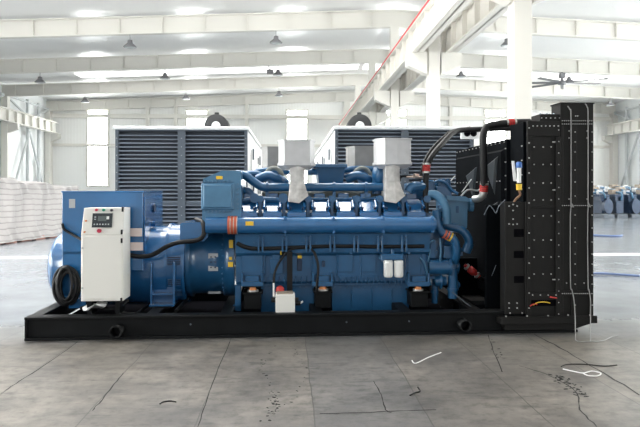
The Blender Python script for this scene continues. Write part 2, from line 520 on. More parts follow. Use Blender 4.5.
# ------------------------------------------------------------------ lamps under the rafters, a ceiling fan
def lamp():
    r = empty('high_bay_lamp', (0, 0, 0))
    MB().lathe([(0, .30), (.03, .31), (.20, .13), (.34, .11), (.36, .04)], (0, 0, 0), 'z', 20).build('lamp_shade', LAMPG, r)
    MB().cyl((0, 0, -.0), (0, 0, -.03), .27, .2, 20).build('lens', GREYPL, r)
    MB().cyl((0, 0, .36), (0, 0, .62), .015, n=6).build('hanger', LAMPG, r)
    return r
lamp0 = lamp(); first = True
LAMPS = [(130, 37, 28.9, 'grey high bay lamp under the nearest roof beam, the left one of its row'),
         (276, 30, 28.9, 'grey high bay lamp under the nearest roof beam, above the first silver exhaust box'),
         (507, 32, 28.9, 'grey high bay lamp just left of the tall white foreground column'),
         (40, 77, 36.9, 'grey high bay lamp near the left wall, by the long bright skylight end'),
         (165, 71, 36.9, 'grey high bay lamp on the long skylight above the left louvred container'),
         (278, 66, 36.9, 'grey high bay lamp before the skylight, right of the small dark box'),
         (461, 68, 36.9, 'grey high bay lamp right of the bracketed white crane column'),
         (569, 75, 36.9, 'grey high bay lamp hanging beside the ceiling fan hub'),
         (85, 99, 44.9, 'small far grey high bay lamp above the tall left window'),
         (186, 94, 44.9, 'small far grey high bay lamp above the left container roof'),
         (279, 90, 44.9, 'small far grey high bay lamp above the second tall window'),
         (610, 102, 44.9, 'small far grey high bay lamp right of the black radiator top')]
for px, py, D, lab in LAMPS:
    u, v, z = H.at(px, py, D)
    o = lamp0 if first else copy_tree(lamp0)
    first = False
    o.location = hall_pt(u, v, raft(u) - .6)
    tag(o, lab, 'lamp', 'high bay lamps under the roof beams')
# dark hoist box on the rafter
u, v, z = H.at(270, 71, 36.9)
hb = empty('camera_box', hall_pt(u, v, raft(u) - .36), HROOT_ROT)
MB().box(-.2, .2, -.15, .15, -.14, .12).build('housing', LAMPG, hb, .02)
MB().sweep([(0, 0, .12), (-.1, 0, .36)], .03, 8).build('bracket', LAMPG, hb)
tag(hb, 'small dark box fixed under the roof beam beside a lamp', 'box')
u, v, z = H.at(562, 83, 36.9)
fan = empty('ceiling_fan', hall_pt(u, v, z), HROOT_ROT)
MB().lathe([(-.12, .12), (-.1, .24), (.08, .24), (.14, .1)], (0, 0, 0), 'z', 20).build('hub', LAMPG, fan)
MB().cyl((0, 0, .1), (0, 0, raft(u) - z), .07, n=10).build('downrod', LAMPG, fan)
MB().box(-.16, .16, -.16, .16, .3, .62).build('motor', LAMPG, fan, .02)
for a in (-35, 6, 65, 125, 172, 215):
    c, s_ = math.cos(math.radians(a)), math.sin(math.radians(a))
    bl = MB()
    def q(r, w, z_): return (c * r - s_ * w, s_ * r + c * w, z_)
    bl.loft([[q(.2, -.1, -.02), q(.2, .1, .05), q(.2, .1, .08), q(.2, -.1, .01)], [q(2.6, -.1, -.02), q(2.6, .1, .05), q(2.6, .1, .08), q(2.6, -.1, .01)]])
    bl.build('blade', LAMPG, fan)
tag(fan, 'large grey ceiling fan with long thin blades hanging right of the white column', 'fan')

# ------------------------------------------------------------------ louvred containers
def container(px0, px1, D, length, label, disc_px):
    u0 = H.at(px0, 150, D)[0]; u1 = H.at(px1, 150, D)[0]
    ztop = H.at((px0 + px1) / 2, 126.5, D)[2]
    w = u1 - u0
    r = empty('generator_container', hall_pt((u0 + u1) / 2, D, 0), HROOT_ROT)
    h = w / 2
    MB().box(-h + .01, h - .01, .12, length, .12, ztop - .05).build('body', CONT, r, .01)
    MB().box(-h - .03, h + .03, -.04, length + .03, ztop - .06, ztop).build('roof_edge', CONT, r, .01)
    MB().box(-h, h, 0, length, 0, .14).build('base_rail', LFRAME, r)
    f = MB()
    for x in (-h + .03, -.0, h - .03): f.box(x - .028, x + .028, -.0, .12, .14, ztop - .06)
    f.box(-.07, .07, -.015, .0, .14, ztop - .06)
    zm = H.at(180, 203, D)[2]
    for z, e in ((.2, .05), (zm, .04), (ztop - .07, .012)): f.box(-h, h, 0.005, .12, z - e, z + e)
    for x in (-h + .03, 0, h - .03):
        z = .3
        while z < ztop - .1: f.bolt(x, -.015 if x == 0 else 0, z, r=.009); z += .155
    f.build('front_frame', [LFRAME, GREYPL], r, .004)
    for a, b in ((-h + .058, -.05), (.05, h - .058)):
        s_ = MB()
        s_.box(a, b, .11, .118, .2, ztop - .08, 1)
        z = .27
        while z < ztop - .11:
            s_.prism([(.0, z), (.0, z + .006), (.040, z + .026), (.040, z + .019)], 'x', a, b, 0)
            z += .0705
        s_.build('louvre_panel', [SLAT, LBACK], r)
    # side doors and hinges
    for sx in (-1, 1):
        for k, y in enumerate((1.0, 3.6, 6.2, 8.8)):
            dd = MB().box(sx * h, sx * (h + .02), y, y + 2.2, .3, ztop - .35, 0)
            for z in (.8, 1.6, 2.3):
                dd.box(sx * (h + .02), sx * (h + .05), y + .12, y + .22, z, z + .22, 1)
                dd.box(sx * (h + .02), sx * (h + .04), y + 2.0, y + 2.12, z, z + .14, 1)
            dd.build('side_door', [CONT, LFRAME], r, .005)
    ud = H.at(disc_px, 120, D + 2.5)[0] - (u0 + u1) / 2
    sl = MB().lathe([(0, .11), (.0, .26), (.02, .27), (.5, .27), (.5, .2)], (ud, 2.5, ztop + .28), 'y', 32)
    sl.lathe([(-.03, .02), (-.03, .08), (.01, .11)], (ud, 2.5, ztop + .28), 'y', 24, 1)
    sl.cyl((ud, 2.65, ztop + .53), (ud, 2.65, ztop + .60), .05, n=8)
    s2 = sl.build('exhaust_silencer', [DULLK, GREYPL], r)
    MB().box(ud - .25, ud + .25, 2.52, 2.98, ztop, ztop + .1).build('saddle', LFRAME, s2)
    return tag(r, label, 'container', 'louvred generator containers behind the set')
container(115, 247.5, 11.0, 11.5, 'white container with dark louvred end behind the blue alternator, left of the pair', 216)
c2 = container(335, 474, 11.0, 11.5, 'white container with dark louvred end behind the radiator pipes, right of the pair', 360)
# slotted white bracket at its far corner
u0, u1, z0, z1 = H.rect(461, 128, 479, 139, 10.9)
vb = MB().box(u0, u1, 10.88, 10.95, z0, z1, 0)
for k in range(2):
    uc = u0 + (u1 - u0) * (.32 + .36 * k)
    vb.cyl((uc, 10.87, (z0 + z1) / 2), (uc, 10.885, (z0 + z1) / 2), .06, n=14, mi=1)
lb = tag(hall(vb, 'slotted_bracket', [CONT, DARKIN], None), 'small white slotted bracket at the top right corner of the right container', 'bracket')
# fix: the bracket is fastened to the container, so it is one of its parts
lb.parent = c2
lb.matrix_parent_inverse = (Matrix.Translation(c2.location) @ Matrix.Rotation(HROOT_ROT, 4, 'Z')).inverted()
for k_ in ('label', 'category'): del lb[k_]

# ------------------------------------------------------------------ tarpaulin stack on the left
def tarp():
    A = Vector((*H.at(-60, 200, 17.0)[:2],)); B = Vector((*H.at(78, 200, 24.0)[:2],))
    root = empty('covered_stack', hall_pt(A.x, A.y), HROOT_ROT)
    d = (B - A); Ln = d.length; d.normalize(); n = Vector((-d.y, d.x))
    nu, nz, depth = 90, 26, 3.2
    m = MB(); rings = []
    def wr(i, j):
        return .035 * math.sin(i * .9 + 2 * math.sin(j * .25) + j * .25) + .04 * math.sin(i * .37 - j * .21) + random.uniform(-.012, .012)
    for i in range(nu + 1):
        s_ = Ln * i / nu
        h = 2.12 - .3 * i / nu + .06 * math.sin(i * .23) + .1 * math.exp(-((i - 40) / 4.0) ** 2)
        row = []
        for j in range(nz + 1):
            t_ = j / nz
            off = -.30 * (1 - t_) ** 2 + wr(i, j)
            p = A + d * s_ + n * off
            row.append((p.x - A.x, p.y - A.y, .05 + (h - .05) * t_))
        for j in range(1, 7):
            p = A + d * s_ + n * (depth * j / 6 + wr(i, j) * .5)
            row.append((p.x - A.x, p.y - A.y, h + .06 * math.sin(i * .4 + j)))
        p = A + d * s_ + n * (depth + .1)
        row.append((p.x - A.x, p.y - A.y, .05))
        rings.append(row)
    k = len(rings[0]); vs = [p for r_ in rings for p in r_]; fs = []
    for i in range(nu):
        for j in range(k - 1):
            fs.append((i * k + j, (i + 1) * k + j, (i + 1) * k + j + 1, i * k + j + 1))
    m.add(vs, fs, 0, True)
    m.add(rings[-1], [tuple(range(k))], 0)
    m.add(rings[0], [tuple(range(k))], 0)
    tm = mat('tarp_white', (0.6, 0.58, 0.57), 0.4)
    nt = tm.node_tree; b = nt.nodes['Principled BSDF']
    tc = nt.nodes.new('ShaderNodeTexCoord'); sp = nt.nodes.new('ShaderNodeSeparateXYZ')
    nt.links.new(tc.outputs['Object'], sp.inputs[0])
    nz_ = nt.nodes.new('ShaderNodeTexNoise'); nz_.inputs['Scale'].default_value = 1.4; nz_.inputs['Detail'].default_value = 5
    nt.links.new(tc.outputs['Object'], nz_.inputs['Vector'])
    ma = nt.nodes.new('ShaderNodeMath'); ma.operation = 'MULTIPLY_ADD'; ma.inputs[1].default_value = 5.5
    nt.links.new(sp.outputs[2], ma.inputs[0]); nt.links.new(nz_.outputs['Fac'], ma.inputs[2])
    fr = nt.nodes.new('ShaderNodeMath'); fr.operation = 'FRACT'; nt.links.new(ma.outputs[0], fr.inputs[0])
    rp = nt.nodes.new('ShaderNodeValToRGB')
    rp.color_ramp.elements[0].position = .0; rp.color_ramp.elements[0].color = (.22, .205, .20, 1)
    rp.color_ramp.elements[1].position = .28; rp.color_ramp.elements[1].color = (.44, .42, .415, 1)
    nt.links.new(fr.outputs[0], rp.inputs[0])
    nt.links.new(rp.outputs[0], b.inputs['Base Color'])
    m.build('tarpaulin', tm, root)
    pl = MB()
    q0, q1 = A + n * -.2, A + d * Ln + n * -.2
    for k_ in range(9):
        a = d * (Ln * k_ / 9 + .1) + n * -.22; b_ = d * (Ln * (k_ + 1) / 9 - .15) + n * -.22
        c_ = n * 1.2
        pl.loft([[(a.x, a.y, 0), (b_.x, b_.y, 0), (b_.x + c_.x, b_.y + c_.y, 0), (a.x + c_.x, a.y + c_.y, 0)], [(a.x, a.y, .12), (b_.x, b_.y, .12), (b_.x + c_.x, b_.y + c_.y, .12), (a.x + c_.x, a.y + c_.y, .12)]])
    pl.build('pallet_base', PALLET, root)
    tag(root, 'long stack under a crumpled white tarpaulin on the floor by the left wall', 'covered stack')
tarp()

# ------------------------------------------------------------------ rows of blue engines stored at the right
def stored_engine(kind):
    r = empty('stored_engine', (0, 0, 0))
    MB().box(-1.3, 1.3, -.5, .5, .0, .22).build('skid', [LFRAME], r, .02)
    b = MB().box(-.95, .8, -.35, .35, .25, .95).box(-.9, .75, -.42, -.1, .95, 1.2).box(-.9, .75, .1, .42, .95, 1.2)
    for k in range(6): b.box(-.85 + k * .27, -.66 + k * .27, -.45, .45, 1.2, 1.32)
    b.build('engine_block', ENGB, r, .02)
    p = MB().tube([(-1.0, -.1, 1.0), (-.9, -.1, 1.4), (.6, -.1, 1.4), (.9, -.1, 1.1)], .07, 8)
    p.build('pipe', BLUEG, r)
    MB().cyl((.8, 0, .65), (1.25, 0, .65), .38, .42, 18).build('flywheel_housing', ENGB, r)
    if kind: MB().box(-.3, .3, -.3, .3, 1.33, 1.6).build('carton', CARD, r, .02)
    else: MB().box(-.25, .1, -.2, .2, 1.33, 1.55).build('intake_cap', FILM, r, .02)
    return r
protos = [stored_engine(0), stored_engine(1)]; used = [False, False]
for row, (D, pxs) in enumerate(((37, (600, 613, 627, 641)), (39.6, (594, 607, 620, 634)), (42.2, (601, 613, 626, 639)), (44.8, (595, 607, 619, 632)), (47.4, (600, 612, 623, 635)), (50, (593, 606, 617, 629)))):
    for i, px in enumerate(pxs):
        k = (i + row) % 2
        o = protos[k] if not used[k] else copy_tree(protos[k]); used[k] = True
        u = H.at(px, 190, D)[0]
        o.location = hall_pt(u, D, 0); o.rotation_euler = (0, 0, HROOT_ROT + math.pi * (.5 if i % 2 else 1.5)); o.scale = (.85, .66, 1.1 + .12 * ((i * 3 + row) % 3))
        tag(o, 'blue engine stored in rows on the far floor right of the radiator', 'engine', 'blue engines stored at the right')
# cables lying on the far floor
for name, p, lab in (('hose', [(560, 276), (600, 275), (640, 277.5)], 'thin blue hose lying across the shiny floor at far right, nearer one'),
                     ('hose', [(585, 235), (602, 236.5), (618, 236.8), (622, 236)], 'thick dark blue hose lying on the shiny floor below the stored engines')):
    P = [fl(*q) for q in p]
    mb = MB().tube([(a, b, .03) for a, b in P], .022 if '276' in str(p[0]) else .035, 8)
    tag(hall(mb, name, LINEB, None), lab, 'hose')

# ------------------------------------------------------------------ the generator set
G = Frame((24 - 320) / F_PX * 6.67, 6.67, 3.8)
gen = empty('generator_set', (G.o[0], G.o[1], 0), G.a)
tag(gen, 'long blue diesel generator set on a black skid with black radiator at right end', 'generator')
VC = 1.12
def pb(mb, x0, y0, x1, y1, v, dep, mi=0):
    u0, u1, z0, z1 = G.rect(x0, y0, x1, y1, v)
    return mb.box(u0, u1, v, v + dep, z0, z1, mi)
def cylu(mb, x0, x1, y0, y1, v, mi=0, n=36):
    u0, u1, z0, z1 = G.rect(x0, y0, x1, y1, v)
    return mb.cyl((u0, v, (z0 + z1) / 2), (u1, v, (z0 + z1) / 2), (z1 - z0) / 2, n=n, mi=mi)
def pts(*a): return [G.at(x, y, v) for x, y, v in a]
def pr(px, v): return px * (6.67 + v) / F_PX      # pixels to metres at depth v

# --- skid
ue = G.at(578, 330, 0)[0]; ZS = G.at(250, 314.6, 0)[2]
sk = MB()
for v0, v1, wv in ((0, .16, .05), (2.08, 2.24, 2.15)):
    sk.box(0, ue, v0, v1, 0, .03); sk.box(0, ue, v0, v1, ZS - .028, ZS); sk.box(0, ue, wv, wv + .02, 0, ZS)
for u in (0.0, 1.3, 2.15, 3.2, 4.25, 5.1, ue - .02):
    sk.box(u, u + .02, 0.01 if u in (0.0,) else .05, 2.2, .02, ZS - .005)
    sk.box(u, u + .14, .06, 2.2, ZS - .03, ZS - .004)

for px in (190, 347, 410):
    u = G.at(px, 325, 0)[0]
    sk.bolt(u, .05, .15, r=.012, mi=1)
skid = sk.build('skid', [BLACK, LFRAME], gen, .004)
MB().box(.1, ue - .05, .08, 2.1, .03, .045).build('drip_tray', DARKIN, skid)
for px, py in ((117, 331), (464, 325)):
    u, v, z = G.at(px, py, -.02)
    p = MB().lathe([(.16, .07), (-.10, .07), (-.10, .056), (.1, .054)], (u, 0, z), 'y', 24, 0, False)
    p.cyl((u, .1, z), (u, .11, z), .052, n=24)
    p.build('lifting_tube', BLACK, skid)
# braces inside the frame seen as diagonals behind the foot
for (a, b) in ((pts((136, 314, .2), (152, 303, .9))), pts((176, 311, .2), (188, 298, 1.0))):
    MB().sweep([a, b], .02, 6).build('diagonal_brace', BLACK, skid)

# --- alternator
al = MB()
u0, u1, z0, z1 = G.rect(62, 226, 172, 304, VC); rA = (z1 - z0) / 2; zA = (z0 + z1) / 2
ucap = G.at(56, 265, VC)[0]
al.lathe([(ucap, rA * .5), (ucap + .02, rA * .70), (ucap + .07, rA * .82), (ucap + .12, rA * .87), (u0 + .3, rA * .87), (u0 + .34, rA), (u1, rA)], (0, VC, zA), 'x', 48)
alt = al.build('alternator', BLUE2, gen)
vs = MB()
u0r, u1r, z0r, z1r = G.rect(171, 224, 190, 301, VC); rR = (z1r - z0r) / 2; zR = (z0r + z1r) / 2
vs.cyl((u0r, VC, zR), (u1r, VC, zR), rR * 1.0, n=48)
for uu in (u0r, u1r - .03): vs.cyl((uu, VC, zR), (uu + .03, VC, zR), rR * 1.035, n=48)
g = vs.build('vent_ring', BLUE2, alt)
for a0, a1 in ((164, 178), (197, 208), (215, 229)):
    gm = MB(); x_a, x_b = u0r + .045, u1r - .045
    rings = []
    for a in range(a0, a1 + 1):
        c_, s_ = math.cos(math.radians(a)), math.sin(math.radians(a))
        rings.append([(x_a, VC + c_ * rR * .99, zR + s_ * rR * .99), (x_b, VC + c_ * rR * .99, zR + s_ * rR * .99), (x_b, VC + c_ * rR * 1.008, zR + s_ * rR * 1.008), (x_a, VC + c_ * rR * 1.008, zR + s_ * rR * 1.008)])
    gm.loft(rings, 0)
    for a in range(a0 + 1, a1, 3):
        c_, s_ = math.cos(math.radians(a)) * rR * 1.01, math.sin(math.radians(a)) * rR * 1.01
        gm.sweep([(x_a, VC + c_, zR + s_), (x_b, VC + c_, zR + s_)], .005, 6, 1)
    gm.build('vent_grille', [BLUED, BLUE2], alt)
# terminal box on the alternator
tb = MB()
ub0, ub1, zb0, zb1 = G.rect(62, 191, 143, 300, .52)
tb.box(ub0, ub1, .52, 1.72, zA + .2, zb1)
tb.box(ub0 - .01, ub1 + .01, .51, 1.73, zb1 - .02, zb1)
tb.box(ub0, G.at(128, 280, .52)[0], .52, .62, zb0 + .05, zA); tb.box(ub0, ub1, .52, .62, G.at(100, 251, .52)[2], zA)
tb.box(ub1, ub1 + .012, .56, 1.68, zA + .35, zb1 - .06)
tbo = tb.build('terminal_box', BLUE2, gen, .006)
pl = MB(); pb(pl, 69, 199, 75, 208, .515, .01); pl.build('rating_plate', GREYPL, tbo)
em = MB().cyl((ub1 + .01, 1.05, zb1 - .22), (ub1 + .035, 1.05, zb1 - .22), .06, n=6); em.build('emblem', BLUED, tbo)
em = MB().cyl((ub1 + .01, 1.0, zb1 - .42), (ub1 + .05, 1.0, zb1 - .42), .035, n=10); em.build('lifting_eye', BLUE2, tbo)
for y0, y1 in ((228, 236), (242, 250)):
    st = MB(); u_0, u_1, z_0, z_1 = G.rect(130, y0, 143 + (1 if y0 > 240 else 0), y1, .56)
    # stickers lie on the box's side below the lid
    st.box(u_0, u_1, .50, .515, z_0, z_1); st.build('sticker', PINK, tbo)
# foot of the alternator
ft = MB()
u0f, u1f, z0f, z1f = G.rect(150, 262, 175, 306, .55)
ft.box(u0f, u0f + .02, .55, VC, z0f, z1f); ft.box(u1f - .03, u1f, .55, VC, z0f, z1f)
ft.box(u0f, u1f, .5, VC, z0f, z0f + .025); ft.box(u0f, u1f, .68, .7, z0f, z1f)
ft.box(u0f, u1f, .55, .7, z0f + .13, z0f + .15)
ft.build('mounting_foot', BLUE2, alt, .004)
def mount(px, v, zb, zt, name='mount_bolt'):
    u = G.at(px, 300, v)[0]
    b = MB().cyl((u, v, zb), (u, v, zb + .025), .055, n=16, mi=1).cyl((u, v, zb + .02), (u, v, zt), .038, n=6, mi=0, smooth=False)
    b.box(u - .09, u + .09, v - .07, v + .07, zb - .03, zb, 2)
    b.build(name, [BRASS, STEEL, BLACK], alt if px < 200 else eng)
MOUNTS = []
# legs under the alternator
u, v, z = G.at(80, 306, .6)
MB().box(u - .1, u + .1, .5, 1.7, ZS, z + .1).build('rear_foot', BLUE2, alt, .005)
# bell housing between alternator and engine
bh = MB()
u0, u1, z0, z1 = G.rect(190, 222, 237, 294, VC); rB = (z1 - z0) / 2; zB = (z0 + z1) / 2
bh.lathe([(u0, rB * 1.02), (u0 + .06, rB * 1.05), (u0 + .06, rB * .96), (u1 - .14, rB * .97), (u1 - .14, rB * 1.04), (u1, rB * 1.04)], (0, VC, zB), 'x', 48)
for k in range(40):
    a = math.radians(9 * k)
    bh.bolt(u1 - .14, VC + math.cos(a) * rB * 1.0, zB + math.sin(a) * rB * 1.0, 'x', .014, .02, 0)
bell = bh.build('bell_housing', BLUE, gen)
# perforated plate
pp = MB()
v_ = VC - rB * .97
pb(pp, 208.3, 253.5, 218, 271, v_ + .005, .03)
for i in range(2):
    for j in range(3):
        u, v, z = G.at(211 + 4.2 * i, 257 + 5.2 * j, v_)
        pp.cyl((u, v + .006, z), (u, v - .004, z), .0105, n=10, mi=1)
pp.build('inspection_plate', [GREYPL, BLUED], bell)
for x0, y0, x1, y1 in ((229, 240, 233, 248), (229, 257, 232, 260), (228, 262, 233, 267)):
    lb_ = MB(); pb(lb_, x0, y0, x1, y1, VC - rB * 1.04 - .012, .02); lb_.build('yellow_label', YELLOW, bell)
# box over the bell housing
bx = MB()
u0, u1, z0, z1 = G.rect(180, 222, 208, 242, .42)
bx.prism([(u0, z0), (u1 - .05, z0 + .01), (u1 + .0, z0 + .06), (u1 - .02, z1), (u0 + .02, z1 - .01), (u0, z1 - .03)], 'y', .42, .95)
bxo = bx.build('junction_box', BLUE2, gen, .008)

# --- control cabinet
cb = MB()
vf, vd = .12, .34
ul, ur, zb, zm = G.rect(81, 235, 123, 301, vf)
ult, urt, _, zt = G.rect(83, 208, 123, 300, vf + .06)
cb.loft([[(ul, vf, zb), (ur, vf, zb), (ur, vf + vd, zb), (ul, vf + vd, zb)], [(ul, vf, zm), (ur, vf, zm), (ur, vf + vd, zm), (ul, vf + vd, zm)]])
tilt = .07
cb.loft([[(ul, vf, zm + .004), (ur, vf, zm + .004), (ur, vf + vd, zm + .004), (ul, vf + vd, zm + .004)], [(ul + .012, vf + tilt, zt), (ur, vf + tilt, zt), (ur, vf + vd, zt), (ul + .012, vf + vd, zt)]])
cab = cb.build('control_cabinet', CREAM, gen, .006)
dr = MB().box(ul + .015, ur - .012, vf - .012, vf, zb + .02, zm - .015)
dr.build('door', CREAM, cab, .004)
def slant(z): return vf + tilt * max(0, (z - zm)) / (zt - zm)
def on_panel(name, x0, y0, x1, y1, m, th=.012, rnd=False, mb=None):
    u_0, u_1, z_0, z_1 = G.rect(x0, y0, x1, y1, vf + .03)
    mb = MB()
    mb.loft([[(u_0, slant(z_0) - th, z_0), (u_1, slant(z_0) - th, z_0), (u_1, slant(z_0) + .01, z_0), (u_0, slant(z_0) + .01, z_0)], [(u_0, slant(z_1) - th, z_1), (u_1, slant(z_1) - th, z_1), (u_1, slant(z_1) + .01, z_1), (u_0, slant(z_1) + .01, z_1)]])
    return mb.build(name, m, cab, .003)
on_panel('display_unit', 92.3, 213.3, 112.3, 227.3, SCREEN, .016)
on_panel('display_screen', 98, 216, 106.5, 221, LCD, .019)
on_panel('label_patch', 106.5, 216.3, 109.2, 219.3, WHITE, .019)
for k in range(6): on_panel('display_key', 94.2 + 2.8 * k, 223.6, 95.6 + 2.8 * k, 224.9, GREYPL, .019)
for k in range(2): on_panel('display_key', 94.4, 216.6 + 2.2 * k, 96.2, 217.5 + 2.2 * k, GREYPL, .019)
for x, y, m_ in ((96, 210, BTNR), (103.2, 210, BTNG), (111.2, 210.3, BTNK), (100.4, 230.6, BTNR)):
    u, v, z = G.at(x, y, vf + .03)
    big = y > 220
    b = MB().cyl((u, slant(z) + .005, z), (u, slant(z) - .03, z), .02 if big else .015, n=16)
    if big: b.cyl((u, slant(z) - .02, z), (u, slant(z) - .035, z), .024, n=16)
    b.build('emergency_button' if big else 'pilot_lamp', m_, cab)
for x, y, dx in ((124.6, 209.5, .02), (121.9, 232, 0), (121.9, 240.5, 0), (121.5, 300, 0)):
    on = MB(); u_0, u_1, z_0, z_1 = G.rect(x - .8, y - 2.4, x + .8, y + 2.4, vf)
    if dx: u_0 -= .035; u_1 -= .035
    on.box(u_0, u_1, slant(z_0) - .025, slant(z_0) + .03, z_0, z_1); on.build('hinge', RUBBER, cab, .003)
for x, y in ((85.2, 221), (84.6, 232), (82.8, 248), (82.8, 288)):
    u, v, z = G.at(x, y, vf)
    MB().cyl((u, slant(z), z), (u, slant(z) - .02, z), .011, n=10).build('latch', BRASS if y < 240 else GREYPL, cab)
# cabinet stand
for u in (ul + .05, ur - .1): MB().box(u, u + .05, vf + .05, vf + .3, ZS - .01, zb).build('cabinet_foot', BLACK, cab)

# --- engine
en = MB()
u0, u1, z0, z1 = G.rect(236, 233, 428, 286, .58)
en.prism([(.62, z0), (.58, z0 + .06), (.58, z1 - .28), (.50, z1 - .24), (.46, z1), (.66, z1 + .25), (1.1, z1 + .12), (1.6, z1 + .25), (1.78, z1), (1.72, z1 - .24), (1.66, z1 - .28), (1.66, z0)], 'x', u0, u1)
# sump (lower casing) right and left of the support pedestals
for x0, x1 in ((261, 314), (332, 409)):
    a0, a1, b0, b1 = G.rect(x0, 284, x1, 313, .66)
    en.box(a0, a1, .66, 1.58, b0 - .02, z0 + .05)
# ribs along the casing seam
for k in range(27):
    px = 262 + k * 5.55
    if 314 < px < 331: continue
    a = G.at(px, 280, .57)[0]
    _, _, b0, b1 = G.rect(px, 276, px + 1, 284, .57)
    en.box(a, a + .012, .56, .6, b0, b1)
a0, a1, b0, b1 = G.rect(260, 282.5, 410, 285.5, .6); en.box(a0, a1, .60, .66, b0, b1)
# casing plates
for x0, y0, x1, y1 in ((241, 254, 263, 276), (271, 259, 282, 273), (338, 254, 353, 272), (360, 254, 376, 272), (408, 253, 421, 274), (338, 275, 354, 278), (360, 275, 377, 278), (311, 259, 318, 275)):
    pb(en, x0, y0, x1, y1, .566, .03)
for k in range(46):
    for py in (253.2, 281):
        u_, v_, z_ = G.at(240 + 4.05 * k, py, .568); en.bolt(u_, v_ + .005, z_, r=.013, h=.02, mi=0)
for px in (265, 289, 313, 337, 361, 385, 406):
    pb(en, px - .6, 253, px + .6, 276, .56, .03)
for x0, x1 in ((261, 314), (332, 409)):
    for k in range(int((x1 - x0) / 6)):
        u_, v_, z_ = G.at(x0 + 3 + 6 * k, 287.5, .655); en.bolt(u_, v_ + .005, z_, r=.012, h=.018, mi=0)
for px in (352, 372, 392):
    pb(en, px - .5, 289, px + .5, 312, .645, .02)
for k in range(7):
    px = 249 + 24 * k
    a_, b_, c_, d_ = G.rect(px - 6, 236, px + 6, 244, .50)
    en.box(a_, b_, .485, .53, c_, d_)
    for dx in (-5, 5):
        for py in (237, 243):
            u_, v_, z_ = G.at(px + dx, py, .485); en.bolt(u_, v_, z_, r=.012, h=.018, mi=0)
eng = en.build('engine', BLUE, gen, .008)
MB_ = MB
def eb(name, m, *rects, bev=.005, par=None):
    mb = MB()
    for x0, y0, x1, y1, v, d_ in rects: pb(mb, x0, y0, x1, y1, v, d_)
    return mb.build(name, m, par or eng, bev)
# upper skirt with brackets under the manifold
for k in range(7):
    px = 260 + 24 * k
    eb('bracket', BLUE, (px - 2.4, 236, px - .6, 252, .44, .12), (px + 1.6, 236, px + 3.4, 252, .44, .12), (px - 2.4, 238, px + 3.4, 241, .45, .1))
# black cable tray
mb = MB().tube(pts((237, 243, .49), (246, 247, .49), (262, 248.5, .5), (330, 246, .5), (380, 246.5, .5), (424, 246, .5)), pr(2.4, .5), 10)
mb.build('cable_loom', RUBBER, eng)
# fuel rail pipe
mb = MB().tube(pts((340, 251.5, .53), (390, 251, .53), (430, 250.5, .53)), pr(1, .5), 8)
for px in (351, 393, 409): pb(mb, px - 1.2, 248, px + 1.2, 254, .5, .06)
mb.build('fuel_rail', BLUE, eng)
# big manifold pipe in front
_, _, mz0, mz1 = G.rect(300, 216.5, 360, 233, .4); mr = (mz1 - mz0) / 2; mz = (mz0 + mz1) / 2
mf = MB()
ua, ubm = G.at(206, 225, .4)[0], G.at(432, 225, .4)[0]
mf.cyl((ua, .4, mz), (ubm, .4, mz), mr, n=32)
mf.cyl((ubm, .4, mz), (ubm + .04, .4, mz), mr * .8, n=24)
for px in (285, 333, 382, 431):
    u = G.at(px, 225, .4)[0]
    mf.cyl((u - .02, .4, mz), (u + .02, .4, mz), mr * 1.08, n=32)
    for dz in (-.8, .8): mf.bolt(u, .4 - mr * .85, mz + dz * mr, r=.02, h=.03, mi=0)
man = mf.build('intake_manifold', BLUE2, eng)
oc = MB()
for px in (229.2, 232.5, 235.8):
    u = G.at(px, 225, .4)[0]
    oc.cyl((u - .014, .4, mz), (u + .014, .4, mz), mr * 1.10, n=32, mi=0)
    oc.cyl((u + .014, .4, mz), (u + .022, .4, mz), mr * 1.06, n=32, mi=1)
oc.build('hose_clamp', [ORANGE, STEEL], man)
for x0, x1 in ((245.5, 253.5),):
    pb(oc2 := MB(), x0, 221.5, x1, 225.5, .4 - mr - .005, .03); oc2.build('yellow_label', YELLOW, man)

# cylinder heads with bright sloped covers
def head_mesh():
    w = pr(19, .6)
    h = MB()
    zz = [G.at(345, y, .5)[2] for y in (219, 212)]
    zt_ = G.at(345, 199.5, .73)[2]; ztop = G.at(345, 195, .78)[2]
    h.box(-w / 2, w / 2, .5, .95, zz[0] - .06, zz[1])
    a = w / 2 * .92; b = w / 2 * .74
    h.loft([[(-a, .505, zz[1]), (a, .505, zz[1]), (a, 1.0, zz[1]), (-a, 1.0, zz[1])],
            [(-a, .535, zz[1] + .012), (a, .535, zz[1] + .012), (a, 1.0, zz[1] + .05), (-a, 1.0, zz[1] + .05)],
            [(-b, .73, zt_), (b, .73, zt_), (b, 1.0, zt_ + .02), (-b, 1.0, zt_ + .02)]])
    for s in (-1, 1):
        h.cyl((s * a * .72, .55, zz[1] + .03), (s * a * .72, .53, zz[1] + .06), .014, n=8, mi=1)
        h.cyl((s * a * .95, .55, zz[1] + .05), (s * a * .95, .66, zz[1] + .13), .022, n=8)
    h.box(-w * .3, w * .3, .80, 1.0, zt_, ztop + .02)
    return h
hm = head_mesh()
h0 = hm.build('cylinder_head', [BLUEC, BLUED], eng, .01, seg=2)
for i, px in enumerate((248.5, 272.5, 296.5, 320.5, 345, 368, 391.5, 415)):
    o = h0
    if i:
        o = h0.copy(); COL.objects.link(o); o.parent = eng
    o.location = (G.at(px, 210, .6)[0], 0, 0)
    eb('intake_runner', BLUE, (px + 9.8, 199, px + 13.2, 218, .62, .2), (px + 8.5, 196, px + 14.5, 203, .66, .16))
    u, v, z = G.at(px + 11.6, 199, .64)
    MB().cyl((u, .60, z), (u, .72, z), .045, n=12).build('injector_cap', BLUE, eng)
